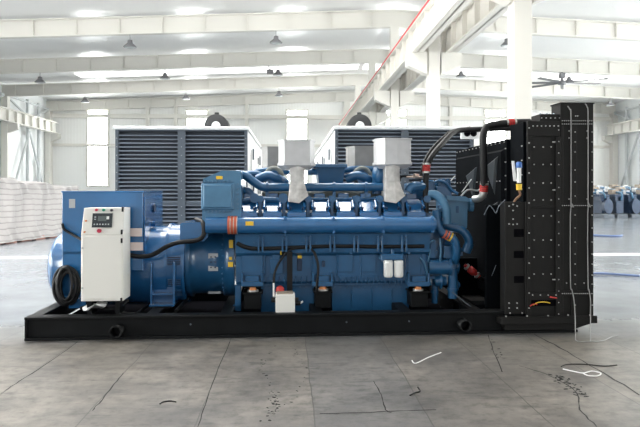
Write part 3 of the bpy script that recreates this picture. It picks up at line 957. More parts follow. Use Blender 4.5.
# exhaust pipe lagging behind the heads (dull olive) and far bank
mb = MB()
a0, a1, b0, b1 = G.rect(262, 191, 398, 199, .98); mb.box(a0, a1, .98, 1.3, b0 - .15, b1)
mb.build('exhaust_lagging', OLIVE, eng, .02)
mb = MB()
a0, a1, b0, b1 = G.rect(240, 196, 424, 217, 1.35)
for k in range(8): mb.box(a0 + (a1 - a0) * k / 8, a0 + (a1 - a0) * (k + .8) / 8, 1.35, 1.72, b0 - .1, b1)
mb.build('far_cylinder_bank', BLUE, eng, .02)
# upper horizontal pipe and its bends to the cooler box
mb = MB().tube(pts((236, 174, .86), (245, 175.5, .84), (254, 182, .82), (263, 187, .8), (275, 187.3, .8), (310, 187.2, .8), (350, 187, .8), (388, 187, .8)), pr(4.3, .8), 14)
mb.build('coolant_pipe', BLUE, eng)
for px in (267, 334, 366):
    mc = MB()
    u, v, z = G.at(px, 187, .8)
    mc.cyl((u - .015, v, z), (u + .015, v, z), pr(5.4, .8), n=18)
    mc.box(u - .02, u + .02, v - .02, v + .03, z - .22, z)
    mc.build('pipe_flange', BLUE, eng)
mb = MB().tube(pts((238, 175, 1.15), (256, 174, 1.2), (266, 179, 1.2), (280, 186, 1.15), (300, 189, 1.1)), pr(3.6, 1.15), 12)
mb.build('charge_air_pipe', BLUE, eng)
mb = MB().tube(pts((252, 180, 1.5), (256, 173, 1.5), (264, 171, 1.5), (285, 171, 1.5), (300, 172, 1.5)), pr(3.5, 1.5), 12)
mb.build('charge_air_pipe', BLUE, eng)
mb = MB().tube(pts((238, 192, .9), (246, 191, .85), (251, 195, .85), (252, 203, .85)), pr(4.2, .85), 12)
mb.build('elbow_pipe', BLUE, eng)
mb = MB().tube(pts((240, 201, .68), (256, 199, .68), (283, 200, .68)), pr(2.6, .7), 10)
mb.tube(pts((300, 199, .7), (330, 199, .72), (384, 198.5, .72)), pr(1.6, .7), 10)
for px in (254.5, 283): 
    u, v, z = G.at(px, 198, .66); mb.cyl((u, v - .05, z), (u, v + .08, z), .06, n=14)
mb.build('vent_pipe', BLUE, eng)
# turbochargers: volute rings with body
for px in (274, 362):
    u, v, z = G.at(px, 176, 1.15)
    t_ = MB().torus((u, v, z), pr(8, 1.15), pr(2.4, 1.15), 'y', 26, 12, 1)
    t_.cyl((u, v - .12, z - .03), (u, v + .25, z - .03), .085, n=20, mi=0)
    t_.tube([(u - .22, v - .05, z - .05), (u - .08, v - .08, z - .0), (u + .05, v - .08, z - .04), (u + .16, v, z - .1)], .065, 12, 0)
    t_.build('turbocharger', [BLUE, OLIVE], eng)
# compressor scroll with red seal next to the second exhaust
u, v, z = G.at(379, 175, .95)
t_ = MB().lathe([(-.09, .04), (-.06, .13), (0, .16), (.05, .15), (.06, .09)], (u, v, z), 'x', 26, 0)
t_.lathe([(.06, .07), (.09, .07)], (u, v, z), 'x', 20, 1)
t_.cyl((u - .02, v, z), (u - .02, v, z - .25), .07, n=14)
t_.build('compressor_scroll', [BLUE, RED], eng)
mb = MB().tube(pts((308, 172, 1.3), (318, 172, 1.3), (330, 173, 1.3), (352, 169, 1.4), (372, 169, 1.5)), pr(3.2, 1.3), 12); mb.build('oil_drain_pipe', BLUE, eng)
# flanged duct in the middle
du = MB()
a0, a1, b0, b1 = G.rect(317, 167, 345, 186, 1.0)
du.loft([[(a0 + .03, 1.0, b0), (a1 - .03, 1.0, b0), (a1 - .03, 1.4, b0), (a0 + .03, 1.4, b0)], [(a0, .97, b1), (a1, .97, b1), (a1, 1.43, b1), (a0, 1.43, b1)]])
a0, a1, b0, b1 = G.rect(313.5, 164, 347.5, 167.6, .93); du.box(a0, a1, .93, 1.47, b0, b1)
du.build('air_duct', BLUE, eng, .006)

# silver exhaust outlets
def octo(cu, cv, r, z, rot, k=8, sx=1.0, sy=1.0):
    return [(cu + r * sx * math.cos(math.radians(rot + 360 * i / k)), cv + r * sy * math.sin(math.radians(rot + 360 * i / k)), z) for i in range(k)]
def exhaust(x0, x1, y0, y1, vc, poly, stem, m_=None):
    a0, a1, b0, b1 = G.rect(x0, y0, x1, y1, vc)
    cu = (a0 + a1) / 2; hw = (a1 - a0) / 2
    P = [(cu + hw * p, vc + hw * q) for p, q in poly]
    m = MB().loft([[(x, y, b0) for x, y in P], [(x, y, b1) for x, y in P]])
    P2 = [(cu + (x - cu) * 1.06, vc + (y - vc) * 1.06) for x, y in P]
    m.loft([[(x, y, b0 - .02) for x, y in P2], [(x, y, b0 + .012) for x, y in P2]])
    m.loft([[(x, y, b1 - .01) for x, y in P2], [(x, y, b1 + .006) for x, y in P2]])
    P3 = [(cu + (x - cu) * .75, vc + (y - vc) * .75) for x, y in P]
    m.loft([[(x, y, b0 - .07) for x, y in P3], [(x, y, b0 - .02) for x, y in P2]])
    o = m.build('exhaust_cover', m_ or FOIL, eng, .004)
    if stem:
        sx, yt, yb = stem
        v0 = vc - .19
        rings = []
        for (py, wl, wr, dv) in ((yt, 8.3, 8.3, 0), (yt + 8, 7.8, 7.8, 0), (yt + 19, 7.6, 8.0, -.01), (yt + 26, 8.2, 9.6, -.04), (yb - 6, 9.2, 11.0, -.09), (yb - 3, 9.4, 11.5, -.1)):
            z = G.at(sx, py, v0)[2]; uc = G.at(sx, py, v0)[0]
            l, r_ = pr(wl, v0), pr(wr, v0)
            rings.append([(uc - l, v0 + dv, z + (-.03 if py > yb - 7 else 0)), (uc + .02, v0 + dv - .035, z + (-.05 if py > yb - 7 else 0)), (uc + r_, v0 + dv, z + (.04 if py > yb - 7 else 0)), (uc + r_ * .9, v0 + .3, z), (uc - l * .9, v0 + .3, z)])
        s_ = MB().loft(rings)
        s_.build('exhaust_stem', STEMG, eng, .012, seg=2)
    return o
exhaust(278.5, 314, 141.5, 164.5, .80, [(-1, -.35), (-.68, -1), (.74, -1), (1, -.4), (1, .5), (.6, 1), (-.6, 1), (-1, .5)], (297, 164, 202))
exhaust(375, 409.5, 140, 163.5, .80, [(-1, -.5), (-.58, -.95), (.1, -1), (.88, -.9), (1, -.4), (1, .5), (.6, 1), (-.6, 1), (-1, .5)], (392.5, 163, 202))
exhaust(262, 291, 148, 170, 1.75, [(-1, -.5), (-.6, -1), (.8, -1), (1, -.5), (1, .7), (-1, .7)], None, FOILSHADE)
exhaust(347, 377, 147.5, 170, 1.75, [(-1, -.5), (-.6, -1), (.8, -1), (1, -.5), (1, .7), (-1, .7)], None, FOILSHADE)
for px in (276, 362):
    u, v, z = G.at(px, 172, 1.75); MB().cyl((u, v, z - .25), (u, v, z + .1), .09, n=16).build('exhaust_pipe', STEMG, eng)

# charge cooler box at the rear of the engine
cx = MB()
u0, u1, z0, z1 = G.rect(202, 170, 240, 222, .46)
A_ = [G.at(x, y, .46) for x, y in ((202, 222), (241, 222), (241, 171), (222, 170.5), (203, 179))]
cx.prism([(a[0], a[2]) for a in A_], 'y', .46, 1.5)
a0, a1, b0, b1 = G.rect(201, 183, 234, 210, .44); cx.box(a0, a1, .44, .5, b0, b1)
cbx = cx.build('charge_cooler', BLUEG, eng, .012)
eb('cover_plate', BLUEG, (203, 184.5, 232, 208, .42, .03), bev=.01, par=cbx) if False else eb('cooler_cover', BLUEG, (203, 184.5, 232, 208, .415, .03), bev=.012)
mb = MB()
for k in range(8):
    for py in (181.5, 211.5):
        u, v, z = G.at(204 + 3.9 * k, py, .45); mb.bolt(u, v + .01, z, r=.014, h=.02, mi=0)
for k in range(6):
    u, v, z = G.at(237.5, 184 + 5 * k, .45); mb.bolt(u, v + .01, z, r=.014, h=.025, mi=0)
mb.build('cooler_bolts', BLUEG, eng)
eb('yellow_label', YELLOW, (216, 176, 222.5, 179.3, .45, .02))
eb('cooler_neck', BLUE, (203, 209, 234, 218, .5, .5), (234, 185, 242, 216, .52, .4))

# oil filters
fh = MB(); pb(fh, 381, 254, 404, 260, .40, .2); pb(fh, 391.5, 249, 394.5, 256, .44, .1); pb(fh, 382, 252, 386, 262, .5, .1)
fho = fh.build('filter_head', BLUE, eng, .008)
for px in (388.2, 398.6):
    u, v, z = G.at(px, 261, .42); z2 = G.at(px, 277, .42)[2]; r_ = pr(4.9, .35)
    m = MB().lathe([(z2, r_ * .8), (z2 + .01, r_ * .95), (z2 + .03, r_), (z - .04, r_), (z - .03, r_ * 1.03), (z, r_ * 1.0), (z + .01, r_ * .8)], (u, v, 0), 'z', 28)
    m.build('oil_filter', WHITE, eng)
# small fittings
eb('sensor_box', BLUED, (297, 259, 302, 271, .55, .03), (322, 261, 325, 267, .55, .03))
eb('yellow_label', YELLOW, (297.5, 255.5, 302, 258.5, .55, .02))
eb('oil_port', BLUE, (270, 259, 283, 274, .54, .06), (272, 254, 280, 260, .55, .05))
eb('sensor_plug', BLACK, (280, 252, 291, 255.5, .48, .1))
eb('yellow_tap', YELLOW, (280.2, 251, 281.6, 255, .47, .03))
# mount brackets and black pedestals
for x0, x1, py in ((244, 261, 289), (315, 331, 288), (411, 428, 288)):
    pm = (x0 + x1) / 2
    eb('mount_bracket', BLUE, (x0 - 3, 273, x0 - 1, 286, .5, .12), (x1 + 0, 273, x1 + 2, 286, .5, .12), (x0 - 3, 282, x1 + 2, 286.5, .46, .2), (x0 + 1, 276, x1 - 2, 283, .52, .1))
    a0, a1, b0, b1 = G.rect(x0, py + 3.4, x1, py + 24, .42)
    MB().box(a0, a1, .42, .75, ZS - .02, b1).box(a0 - .02, a1 + .02, .40, .77, b1 - .02, b1).build('mount_pedestal', BLACK, eng, .006)
    u = (a0 + a1) / 2
    m = MB().cyl((u, .5, b1), (u, .5, b1 + .02), .07, n=18, mi=1).cyl((u, .5, b1 + .02), (u, .5, b1 + .05), .05, .035, n=8, mi=0, smooth=False)
    m.build('mount_bolt', [BRASS, STEEL], eng)
u = (u0f + u1f) / 2
m = MB().cyl((u, .6, z0f - .02), (u, .6, z0f), .06, n=16, mi=1).cyl((u, .6, ZS), (u, .6, z0f - .02), .045, n=8, mi=0, smooth=False).box(u - .12, u + .12, .5, .72, ZS - .01, ZS + .015, 2)
m.build('mount_bolt', [BRASS, STEEL, BLACK], alt)
eb('white_tag', GREYPL, (208, 291.5, 221, 294, .8, .03))
eb('lower_stay', BLUE, (235, 285, 241, 311, .55, .04), (233, 305, 241, 310, .55, .08))

# front end of the engine: gear case, thermostat block, pipes, pumps
eb('gear_case', BLUE, (426, 214, 446, 262, .74, .9), bev=.02)
eb('thermostat_housing', BLUE, (410, 183, 434, 200, .9, .4), (426, 180, 435, 192, .82, .3), (436, 186, 452, 200, .85, .3), (437, 181, 451, 187, .87, .24), bev=.015)
mb = MB().tube(pts((408, 192, .66), (411, 187.5, .66), (417, 186, .66), (423, 187, .7)), pr(5, .66), 14); mb.build('elbow_pipe', BLUE, eng)
mb = MB().tube(pts((425, 196, .7), (434, 194.5, .66), (441, 199, .62), (445.5, 207, .6), (446.5, 216, .6), (446.5, 224, .6)), pr(4.8, .62), 16); mb.build('thermostat_pipe', BLUEG, eng)
# fresh water cooler: wedge case
we = MB()
p0 = [G.at(x, y, .78) for x, y in ((448, 197), (468, 198), (467, 228), (458, 230), (449, 222))]
we.prism([(p[0], p[2]) for p in p0], 'y', .78, 1.4)
p0 = [G.at(x, y, .7) for x, y in ((447, 195.5), (466, 196.5), (470, 199), (470, 202), (447, 200))]
we.prism([(p[0], p[2]) for p in p0], 'y', .72, 1.42)
for s in (203, 207): 
    u, v, z = G.at(469, s, .85); we.cyl((u, v, z), (u + .05, v, z), .06, n=16)
we.build('water_cooler_case', BLUEG, eng, .012)
mb = MB().tube(pts((436, 210, .58), (437.2, 220, .58), (439, 228, .56), (444, 233.5, .52), (451, 237, .5), (455.5, 243, .5), (456.5, 253, .52), (455, 262, .6)), pr(4.2, .55), 16); mb.build('water_pump_pipe', BLUE, eng)
mb = MB()
for px, py in ((444.6, 234), (447.5, 235.4), (450.4, 236.8)):
    a = Vector(G.at(px - .7, py - .35, .505)); b = Vector(G.at(px + .7, py + .35, .505)); mb.cyl(a, b, pr(4.9, .52), n=18, mi=0 if px < 450 else 1)
mb.build('hose_clamp', [ORANGE, YELLOW], eng)
mb = MB().tube(pts((443, 224, .72), (452, 227, .7), (461, 230, .68), (467, 236, .66), (469, 243, .66), (467, 250, .68)), pr(4.4, .68), 16)
mb.cyl(G.at(469.4, 243, .66), G.at(466, 252, .68), pr(5, .66), n=16)
mb.build('bypass_pipe', BLUE, eng)
mb = MB(); a = G.at(428, 267, .6); b = G.at(448, 267, .6)
mb.cyl(a, b, pr(8, .6), n=24); mb.cyl((b[0], b[1], b[2]), (b[0] + .03, b[1], b[2]), pr(9, .6), n=24); mb.build('starter_motor', BLUE, eng)
mb = MB(); a = G.at(448, 272, .62); mb.cyl((a[0] + .06, .62, G.at(450, 298, .62)[2]), (a[0] + .06, .62, a[2] + .05), pr(5, .6), n=20)
mb.cyl((a[0] + .06, .62, G.at(450, 290, .62)[2]), (a[0] + .06, .62, G.at(450, 288, .62)[2]), pr(6.2, .6), n=20)
mb.build('water_pump', BLUE, eng)
eb('pump_bracket', BLUE, (444, 246, 455, 258, .58, .1), (452, 252, 463, 256, .6, .06), (450, 258, 456, 272, .6, .1), (445, 240, 452, 272, .68, .1))
mb = MB().cyl(G.at(435.5, 275, .66), G.at(434.5, 303, .66), pr(3.3, .66), n=16); mb.cyl(G.at(434.5, 290, .66), G.at(434.4, 293, .66), pr(4, .66), n=16); mb.build('drain_pipe', BLUE, eng)
mb = MB().tube(pts((420, 258, .56), (424, 262, .53), (427, 272, .53), (431, 285, .6)), pr(1, .55), 8)
mb.tube(pts((429, 236, .56), (427, 243, .52), (430, 252, .52), (428, 262, .54)), pr(.9, .55), 8)
mb.tube(pts((421, 247, .52), (426, 245, .5), (434, 240, .53)), pr(.9, .5), 8)
mb.tube(pts((440, 238, .56), (441, 250, .53), (440, 262, .55)), pr(1.1, .5), 8)
mb.build('small_pipes', BLUEG, eng)
for r_ in ((421, 252, 426, 274, .56, .08), (430, 240, 436, 258, .58, .12), (427, 229, 433, 240, .6, .12), (438, 212, 446, 224, .64, .2), (456, 206, 459, 213, .77, .04)): eb('valve_block', BLUE, r_)
mb = MB(); u, v, z = G.at(441, 281, .62)
mb.lathe([(-.09, .03), (-.08, .07), (-.02, .07), (-.02, .10), (.0, .10), (.0, .06), (.06, .06)], (u, v, z), 'x', 22); mb.build('fuel_pump', BLUE, eng)
for px, py, r_, x_ in ((455, 266, 8.5, .03), (455, 285, 6, .03), (457, 250, 5, .03)):
    u, v, z = G.at(px, py, .78); rr = pr(r_, .78)
    MB().lathe([(-x_, rr), (-x_ * .3, rr * .85), (x_ * .3, rr * .85), (x_, rr), (x_, .03), (x_ * 2, .03)], (u, v, z), 'x', 26).build('drive_pulley', BLUE, eng)
eb('side_cover', BLUE, (408, 226, 425, 243, .52, .1), (411, 229, 422, 240, .505, .03))
eb('bracket', BLUE, (423, 214, 426, 232, .55, .2)); eb('bracket', BLUE, (447, 256, 458, 259, .6, .12)); eb('bracket', BLUE, (429, 276, 440, 279, .6, .12))
for px, py in ((440, 207), (443, 219), (448, 232), (432, 244), (436, 252), (424, 258)):
    u, v, z = G.at(px, py, .6); MB().cyl((u, v + .04, z), (u, v - .03, z), .028, .022, 10).build('hex_plug', BLUE, eng)
for px in (440, 444, 448):
    u, v, z = G.at(px, 184, .9); MB().cyl((u, v, z - .02), (u, v, z + .05), .035, n=12).cyl((u, v, z + .05), (u, v, z + .07), .022, n=8).build('sensor_plug', BLUE, eng)
mb = MB().tube(pts((434, 184, .85), (438, 181, .84), (446, 183, .83), (452, 190, .82), (458, 194, .8)), pr(1.6, .85), 10); mb.build('bleed_pipe', BLUE, eng)
# red flanged valve on a black pipe
u, v, z = G.at(472, 271, .9)
mb = MB().sweep([(u - .10, v, z + .08), (u - .04, v, z + .03), (u - .035, v, z + .028), (u + .035, v, z - .028), (u + .04, v, z - .03), (u + .10, v, z - .08)], [.025, .025, .05, .05, .025, .025], 14)
mb.build('red_valve', RED, eng)
for du_, dz_ in ((-.07, .055), (.07, -.055)): MB().sweep([(u + du_ - .01, v, z + dz_ + .008), (u + du_ + .01, v, z + dz_ - .008)], .045, 14).build('valve_flange', STEEL, eng)
mb = MB().tube(pts((474, 272, .95), (480, 278, .95), (487, 280, 1.0), (500, 278, 1.0)), pr(2.4, .9), 10); mb.build('coolant_hose', RUBBER, eng)

# black conduit from the cabinet to the engine, cable coil by the alternator, box lead
mb = MB().tube(pts((129, 255, .5), (140, 256.5, .5), (152, 255, .48), (166, 247, .44), (178, 242.5, .38), (196, 240.5, .36), (203, 236, .36), (204, 228, .38), (202, 222, .45), (196, 219.5, .6)), pr(2.3, .45), 10)
mb.build('cable_conduit', RUBBER, gen)
cc = MB()
for k, (px, py, rx, ry, v) in enumerate(((65, 284, 7, 16, .38), (66.5, 285, 9.5, 18, .42), (65, 286, 11.5, 19, .48), (67, 283, 8.5, 16.5, .46), (68, 287, 7.5, 15, .40), (70, 286, 9, 18, .44), (69, 285, 10.5, 17, .50), (66, 288, 12, 16, .46), (66, 286, 10.5, 18, .53), (64, 284, 9, 17, .56))):
    c = G.at(px, py, v)
    cc.torus(c, pr(rx, v), pr(1.55, v), 'y', 36, 8, 0, 0, 360, ry / rx)
cc.build('cable_coil', RUBBER, gen)
mb = MB().tube(pts((62.5, 224, .5), (64, 229, .48), (70, 233, .49), (82, 240, .4)), pr(1.4, .45), 8); mb.build('box_cable', RUBBER, gen)
mb = MB().tube(pts((97, 306, .3), (104, 309, .25), (118, 308, .25), (128, 300, .4)), pr(1.5, .3), 8); mb.tube(pts((80, 308, .4), (95, 305, .4), (120, 312, .3), (140, 314, .4)), pr(1.3, .4), 8); mb.build('floor_cable', RUBBER, gen)
# white film scrap lying on the skid
m = MB(); u, v, z = G.at(95, 307, .2)
rr_ = []
for i in range(6):
    rr_.append([(u + .05 * (i - 2.5) + .05 * math.cos(a) * (1 if i not in (0, 5) else .3), v + .09 * math.sin(a) * (1 if i not in (0, 5) else .2), max(ZS + .002, z - .02 + .045 * math.cos(a * 2 + i) * (1 - abs(i - 2.5) / 4) + .012 * i)) for a in [k * math.pi / 4 for k in range(8)]])
m.loft(rr_, 0, True)
fo = m.build('plastic_film', FILM); fo.location = gen.location; fo.rotation_euler = gen.rotation_euler
tag(fo, 'crumpled scrap of white film on the skid under the white control cabinet', 'film')

# --- hand pump box on the front rail
jb = MB(); pb(jb, 275.5, 294.5, 295, 313.6, .1, .2)
jbo = jb.build('charger_box', CREAM, gen, .006)
mb = MB(); pb(mb, 277, 293.4, 293, 294.6, .11, .18); mb.build('box_lid', CARD, jbo)
for x, y in ((273.8, 300), (296, 300), (298, 303)):
    u, v, z = G.at(x, y, .18); MB().cyl((u - .03, v, z), (u + .03, v, z), .03, n=12).build('cable_gland', RUBBER, jbo)
u, v, z = G.at(300.5, 303, .18); MB().sweep([(u - .03, v, z - .02), (u + .03, v, z + .02)], .012, 8).build('white_plug', WHITE, jbo)
u, v, z = G.at(280, 290, .3)
mb = MB().lathe([(-.03, .02), (-.02, .05), (.03, .05), (.04, .02)], (u, v, z), 'y', 18); mb.build('red_tap', RED, gen)
mb = MB().cyl(G.at(273.7, 283, .4), G.at(273.9, 297, .3), pr(1.1, .3), n=10); mb.build('white_hose_end', WHITE, gen)
mb = MB().tube(pts((273.6, 283, .4), (275, 272, .42), (280, 261, .44), (288, 251.5, .46), (296, 248, .48), (305, 247.5, .5)), pr(1.3, .4), 10)
mb.build('fuel_hose', RUBBER, gen)
mb = MB(); pb(mb, 287.5, 252, 292, 293, .44, .05); pb(mb, 287, 252, 288, 293, .43, .07); pb(mb, 291.5, 252, 292.5, 293, .43, .07)
mb.build('cable_duct', RUBBER, gen)
mb = MB().tube(pts((310, 248, .46), (315, 254, .44), (318, 266, .42), (317.5, 280, .42), (316, 296, .44)), pr(1.4, .42), 10); mb.build('breather_hose', RUBBER, gen)

# --- radiator
ra = empty_r = None
RV1 = 2.62
rb = MB()
ua = G.at(527.5, 220, -.03)[0]; ub_ = G.at(561, 220, -.03)[0]; uc = G.at(593.5, 220, -.03)[0]
zt = G.at(545, 121, -.03)[2]; zb = G.at(545, 318, -.03)[2]
rb.box(ua, uc, .0, .42, zb, zt); rb.box(ua, uc - .02, .42, RV1, zb, zt - .17)
rad = rb.build('radiator', SHROUD, gen, .006)
def rbolts(mb, lst, v, r=.009):
    for px, py in lst:
        u, _, z = G.at(px, py, v); mb.bolt(u, v, z, r=r, h=.01)
# left side panel set
sp = MB()
pb(sp, 527.5, 121, 560.5, 317, -.03, .03)
pb(sp, 527.5, 121, 531, 317, -.05, .03); pb(sp, 527.5, 121, 560.5, 136, -.055, .03); pb(sp, 556.5, 137, 561, 317, -.06, .04)
pb(sp, 531, 206, 557, 208.5, -.045, .02); pb(sp, 531, 293, 557, 300, -.05, .03)
rbolts(sp, [(533 + 4.2 * k, 126) for k in range(7)] + [(529, 128 + 15 * k) for k in range(13)], -.055)
rbolts(sp, [(x, y) for x in (534, 543, 551) for y in (147, 164.5, 183, 200, 216, 240, 257, 274)], -.03)
rbolts(sp, [(558.6, 130 + 11.5 * k) for k in range(17)], -.06, .007)
rbolts(sp, [(532.5 + 7.8 * k, 295) for k in range(4)] + [(553, 142), (554.6, 142), (553, 190), (554.6, 190), (553, 279.5), (554.6, 279.5)], -.05)
sp.build('side_panel', [PANEL, BOLT], rad, .003)
sp = MB()
pb(sp, 561, 119, 593.5, 318, -.04, .04)
for a, b in ((561, 563.5), (572, 577), (590, 593.5)): pb(sp, a, 119, b, 318, -.06, .03)
for y0, y1 in ((119, 122.5), (203, 208), (291, 296)): pb(sp, 561, y0, 593.5, y1, -.062, .03)
rbolts(sp, [(562.3 + 2.1 * k, y) for y in (120.8, 124, 205.5, 293.5) for k in range(15)], -.062, .0065)
rbolts(sp, [(x, y) for x in (575, 592) for y in (132, 142, 152, 170, 182, 196, 215, 228, 242, 254, 264, 275, 284, 305)], -.06, .007)
rbolts(sp, [(569, 131), (569, 138), (587, 131), (587, 138), (569, 199), (587, 199), (566.5, 283), (584, 283)], -.042, .008)
sp.build('core_side_panel', [PANEL, BOLT], rad, .003)
# tail opening with wiring near the bottom
eb('terminal_recess', DARKIN, (532, 296, 557, 306, -.045, .02), par=rad)
mb = MB().tube(pts((533, 305, -.05), (538, 302.5, -.07), (545, 302, -.06), (550, 303, -.05)), .006, 8, 0); mb.build('yellow_wire', YELLOW, rad)
mb = MB().tube(pts((550, 297, -.05), (553, 297.5, -.07), (557, 298, -.05)), .009, 8); mb.build('red_wire', RED, rad); mb = MB().tube(pts((530, 306, -.05), (534, 304, -.07), (537, 304.5, -.06)), .006, 8); mb.build('red_wire', RED, rad)
# top tank and stepped top
tk = MB()
a0, a1, b0, b1 = G.rect(560.5, 102.5, 593.5, 119.5, -.04); tk.box(a0, a1, -.04, .2, b0, b1); tk.box(a0 - .01, a1 + .01, -.05, .21, b1 - .015, b1)
rbolts(tk, [(575.5, 116), (577.5, 116)], -.04, .008)
tk.build('top_tank', [PANEL, BOLT], rad, .005)
tk = MB(); pb(tk, 540, 114, 561, 121.5, -.02, .25); rbolts(tk, [(541.5 + 4.5 * k, 118) for k in range(5)], -.02, .008)
tk.build('top_channel', [PANEL, BOLT], rad, .005)
m = MB(); a0, a1, b0, b1 = G.rect(541, 111.5, 559, 115, .1)
rr_ = []
for i in range(9):
    uu = a0 + (a1 - a0) * i / 8
    rr_.append([(uu, .06 + .06 * j, b0 - .01 + (b1 - b0) * (1 + .5 * math.sin(2.1 * i + 1.7 * j)) * (.6 if 0 < j < 4 else 0)) for j in range(5)] + [(uu, .3, b0 - .02), (uu, .06, b0 - .02)])
m.loft(rr_); m.build('wrapped_cap', mat('clear_wrap', (.35, .42, .48), .25, .2), rad)
# shroud with slanted facets and fan ring
sh = MB()
zs0, zs1 = zb + .25, zt - .005
def rect_ring(u, v0, v1, z0_, z1_): return [(u, v0, z0_), (u, v1, z0_), (u, v1, z1_), (u, v0, z1_)]
sh.box(ua - .03, ua, .02, .42, zb, zs1)
zs1 -= .17
sh.loft([rect_ring(ua, .42, RV1 - .02, zb, zs1), rect_ring(ua - .07, .43, RV1 - .03, zb, zs1)])
sh.loft([rect_ring(ua - .07, .5, RV1 - .12, zb + .1, zs1 - .12), rect_ring(ua - .11, .53, RV1 - .15, zb + .13, zs1 - .15)])
for k in range(14):
    vv = .5 + k * (RV1 - .6) / 13
    sh.bolt(ua - .07, vv, zs1 - .03, 'x', .010, .012); sh.bolt(ua - .11, max(.55, vv), zs1 - .52, 'x', .010, .012)
for k in range(12):
    sh.bolt(ua - .03, .05, zb + .15 + k * .17, 'x', .010, .012); sh.bolt(ua - .07, .46, zb + .15 + k * .17, 'x', .010, .012)
sho = sh.build('fan_shroud', [SHROUD, BOLT], rad, .004)
for v0_, z0_ in ((.62, zs1 - .2), (.62, zs1 - .78), (1.45, zs1 - .3)):
    gs = MB().loft([[(ua - .11, v0_, z0_), (ua - .11, v0_ + .5, z0_ - .12), (ua - .11, v0_ + .12, z0_ - .5)], [(ua - .135, v0_ + .04, z0_ - .04), (ua - .135, v0_ + .42, z0_ - .13), (ua - .135, v0_ + .13, z0_ - .42)]])
    gs.build('reflection_plate', SHROUDREFL, sho)  # lighter triangles: reflections on the shroud put into shape and colour
# stay rods
mb = MB().sweep(pts((462, 192, 1.2), (477, 172, 1.9)), .008, 8); mb.build('stay_rod', GREYPL, rad)
mb = MB().sweep(pts((449, 183, 1.1), (455, 176, 1.2)), .008, 8); mb.build('stay_rod', GREYPL, rad)
# front support post
po = MB(); pb(po, 505, 202, 528, 314, -.02, .16)
for y0, y1 in ((229, 237), (251, 258), (276, 283)): pb(po, 514, y0, 524, y1, -.024, .01, 2)
pb(po, 525.5, 202, 528, 314, -.04, .02)
rbolts(po, [(509, 206), (513, 204.5), (517, 206), (513, 210.5), (513, 219), (509, 224), (513, 224.5), (517, 224), (509, 303), (509, 308), (517, 303), (517, 308), (510, 313), (522, 313)], -.02, .010)
po.build('support_post', [PANEL, BOLT, DARKIN], rad, .004)
# base plate
bp_ = MB()
a0, a1, b0, b1 = G.rect(501, 317.5, 597.5, 324, -.1)
bp_.box(a0, a1, -.1, RV1 + .05, b0, b1); bp_.box(a0, a1, -.1, -.08, b1, b1 + .012)
bp_.prism([(a0 + .06, b0), (a1 - .02, b0), (a1 - .27, b0 - .075), (a0 + .06, b0 - .075)], 'y', -.06, RV1)
rbolts(bp_, [(506, 316.4), (527, 316), (548, 315.6), (568, 315), (590, 315)], -.09, .01)
bp_.build('radiator_base', [PANEL, BOLT], rad, .006)
# inner dark frame seen below the shroud
eb('lower_frame', SHROUD, (486, 205, 508, 318, .35, .06), (460, 305, 505, 318, .5, .3), par=rad)
eb('added_dark_panel', SHROUD, (450, 258, 500, 316, 1.45, .06), par=rad)  # dark sheet added to keep the gap below the shroud black
# wiring bits on the shroud
mb = MB().tube(pts((505, 200, .05), (499, 206, .02), (496, 213, .02), (493, 209, .02), (489, 206, .05), (484, 215, .1)), .005, 8); mb.build('sensor_lead', LFRAME, rad)
mb = MB().tube(pts((487, 283, .4), (492, 275, .35), (496, 265, .35)), .004, 6); mb.tube(pts((452, 292, .5), (466, 303, .35), (478, 312, .3)), .005, 6); mb.build('thin_lead', LFRAME, rad)
# blue and white bottle with yellow cap on the shroud and the paper strip
lv = MB(); u, v, z = G.at(518, 178, .0)
def zz_(py): return G.at(518, py, 0)[2]
lv.lathe([(zz_(183), .024), (zz_(168), .026)], (u, -.03, 0), 'z', 16, 0); lv.lathe([(zz_(168), .036), (zz_(163), .036), (zz_(162), .02)], (u, -.03, 0), 'z', 16, 1)
lv.lathe([(zz_(190), .03), (zz_(184), .034)], (u, -.03, 0), 'z', 16, 2)
lvo = lv.build('coolant_sensor', [WHITE, BOTB, YELLOW], rad, label='small blue and white bottle with yellow base')
mb = MB(); a = [G.at(x, y, -.01) for x, y in ((511.6, 161), (514, 161), (516.5, 181), (513.5, 181))]
mb.prism([(p[0], p[2]) for p in a], 'y', -.02, -.005); mb.build('paper_tag', WHITE, lvo)
mb = MB().tube(pts((519, 190, -.03), (520, 195, -.03), (516, 199, -.01), (514, 202, 0)), .014, 8); mb.build('bottle_lead', mat('brown_lead', (.2, .1, .05), .6), lvo)

# big hoses from the engine to the top of the radiator
def hose(points, px, v, name='radiator_hose'):
    return MB().tube(points, pr(px, v), 14).build(name, RUBBER, rad)
hA = hose(pts((426, 213, .62), (425.5, 195, .66), (426, 180, .7), (427.5, 166, .74), (432, 156, .8), (442, 144, .95), (451, 134.5, 1.1), (459, 130.5, 1.2), (475, 129.5, 1.25), (500, 128.5, 1.25), (520, 128, 1.25)), 2.9, .9)
hA2 = hose(pts((421, 176, .95), (424, 163, .98), (432, 149, 1.05), (444, 137, 1.15), (452, 131, 1.25), (470, 128, 1.35)), 1.6, 1.0, 'vent_hose')
MB().tube(pts((474, 199, .8), (479, 198.5, .72), (483, 195, .66), (484, 190, .64)), pr(3.7, .65), 14).build('steel_elbow', STEEL, rad)
hB = hose(pts((484, 192, .65), (484, 186, .62), (483.6, 160, .58), (483.4, 138, .56), (485, 130, .56), (489, 126, .56), (500, 124, .55), (518, 122.8, .55), (530, 122.4, .55)), 3.9, .6)
def band(p, q, r, mats, name='hose_clamp'):
    p, q = Vector(p), Vector(q)
    m = MB()
    for k in range(5):
        a = p.lerp(q, k / 5); b = p.lerp(q, (k + .8) / 5)
        m.cyl(a, b, r, n=18, mi=0 if k in (1, 2, 3) else 1)
    m.build(name, mats, rad)
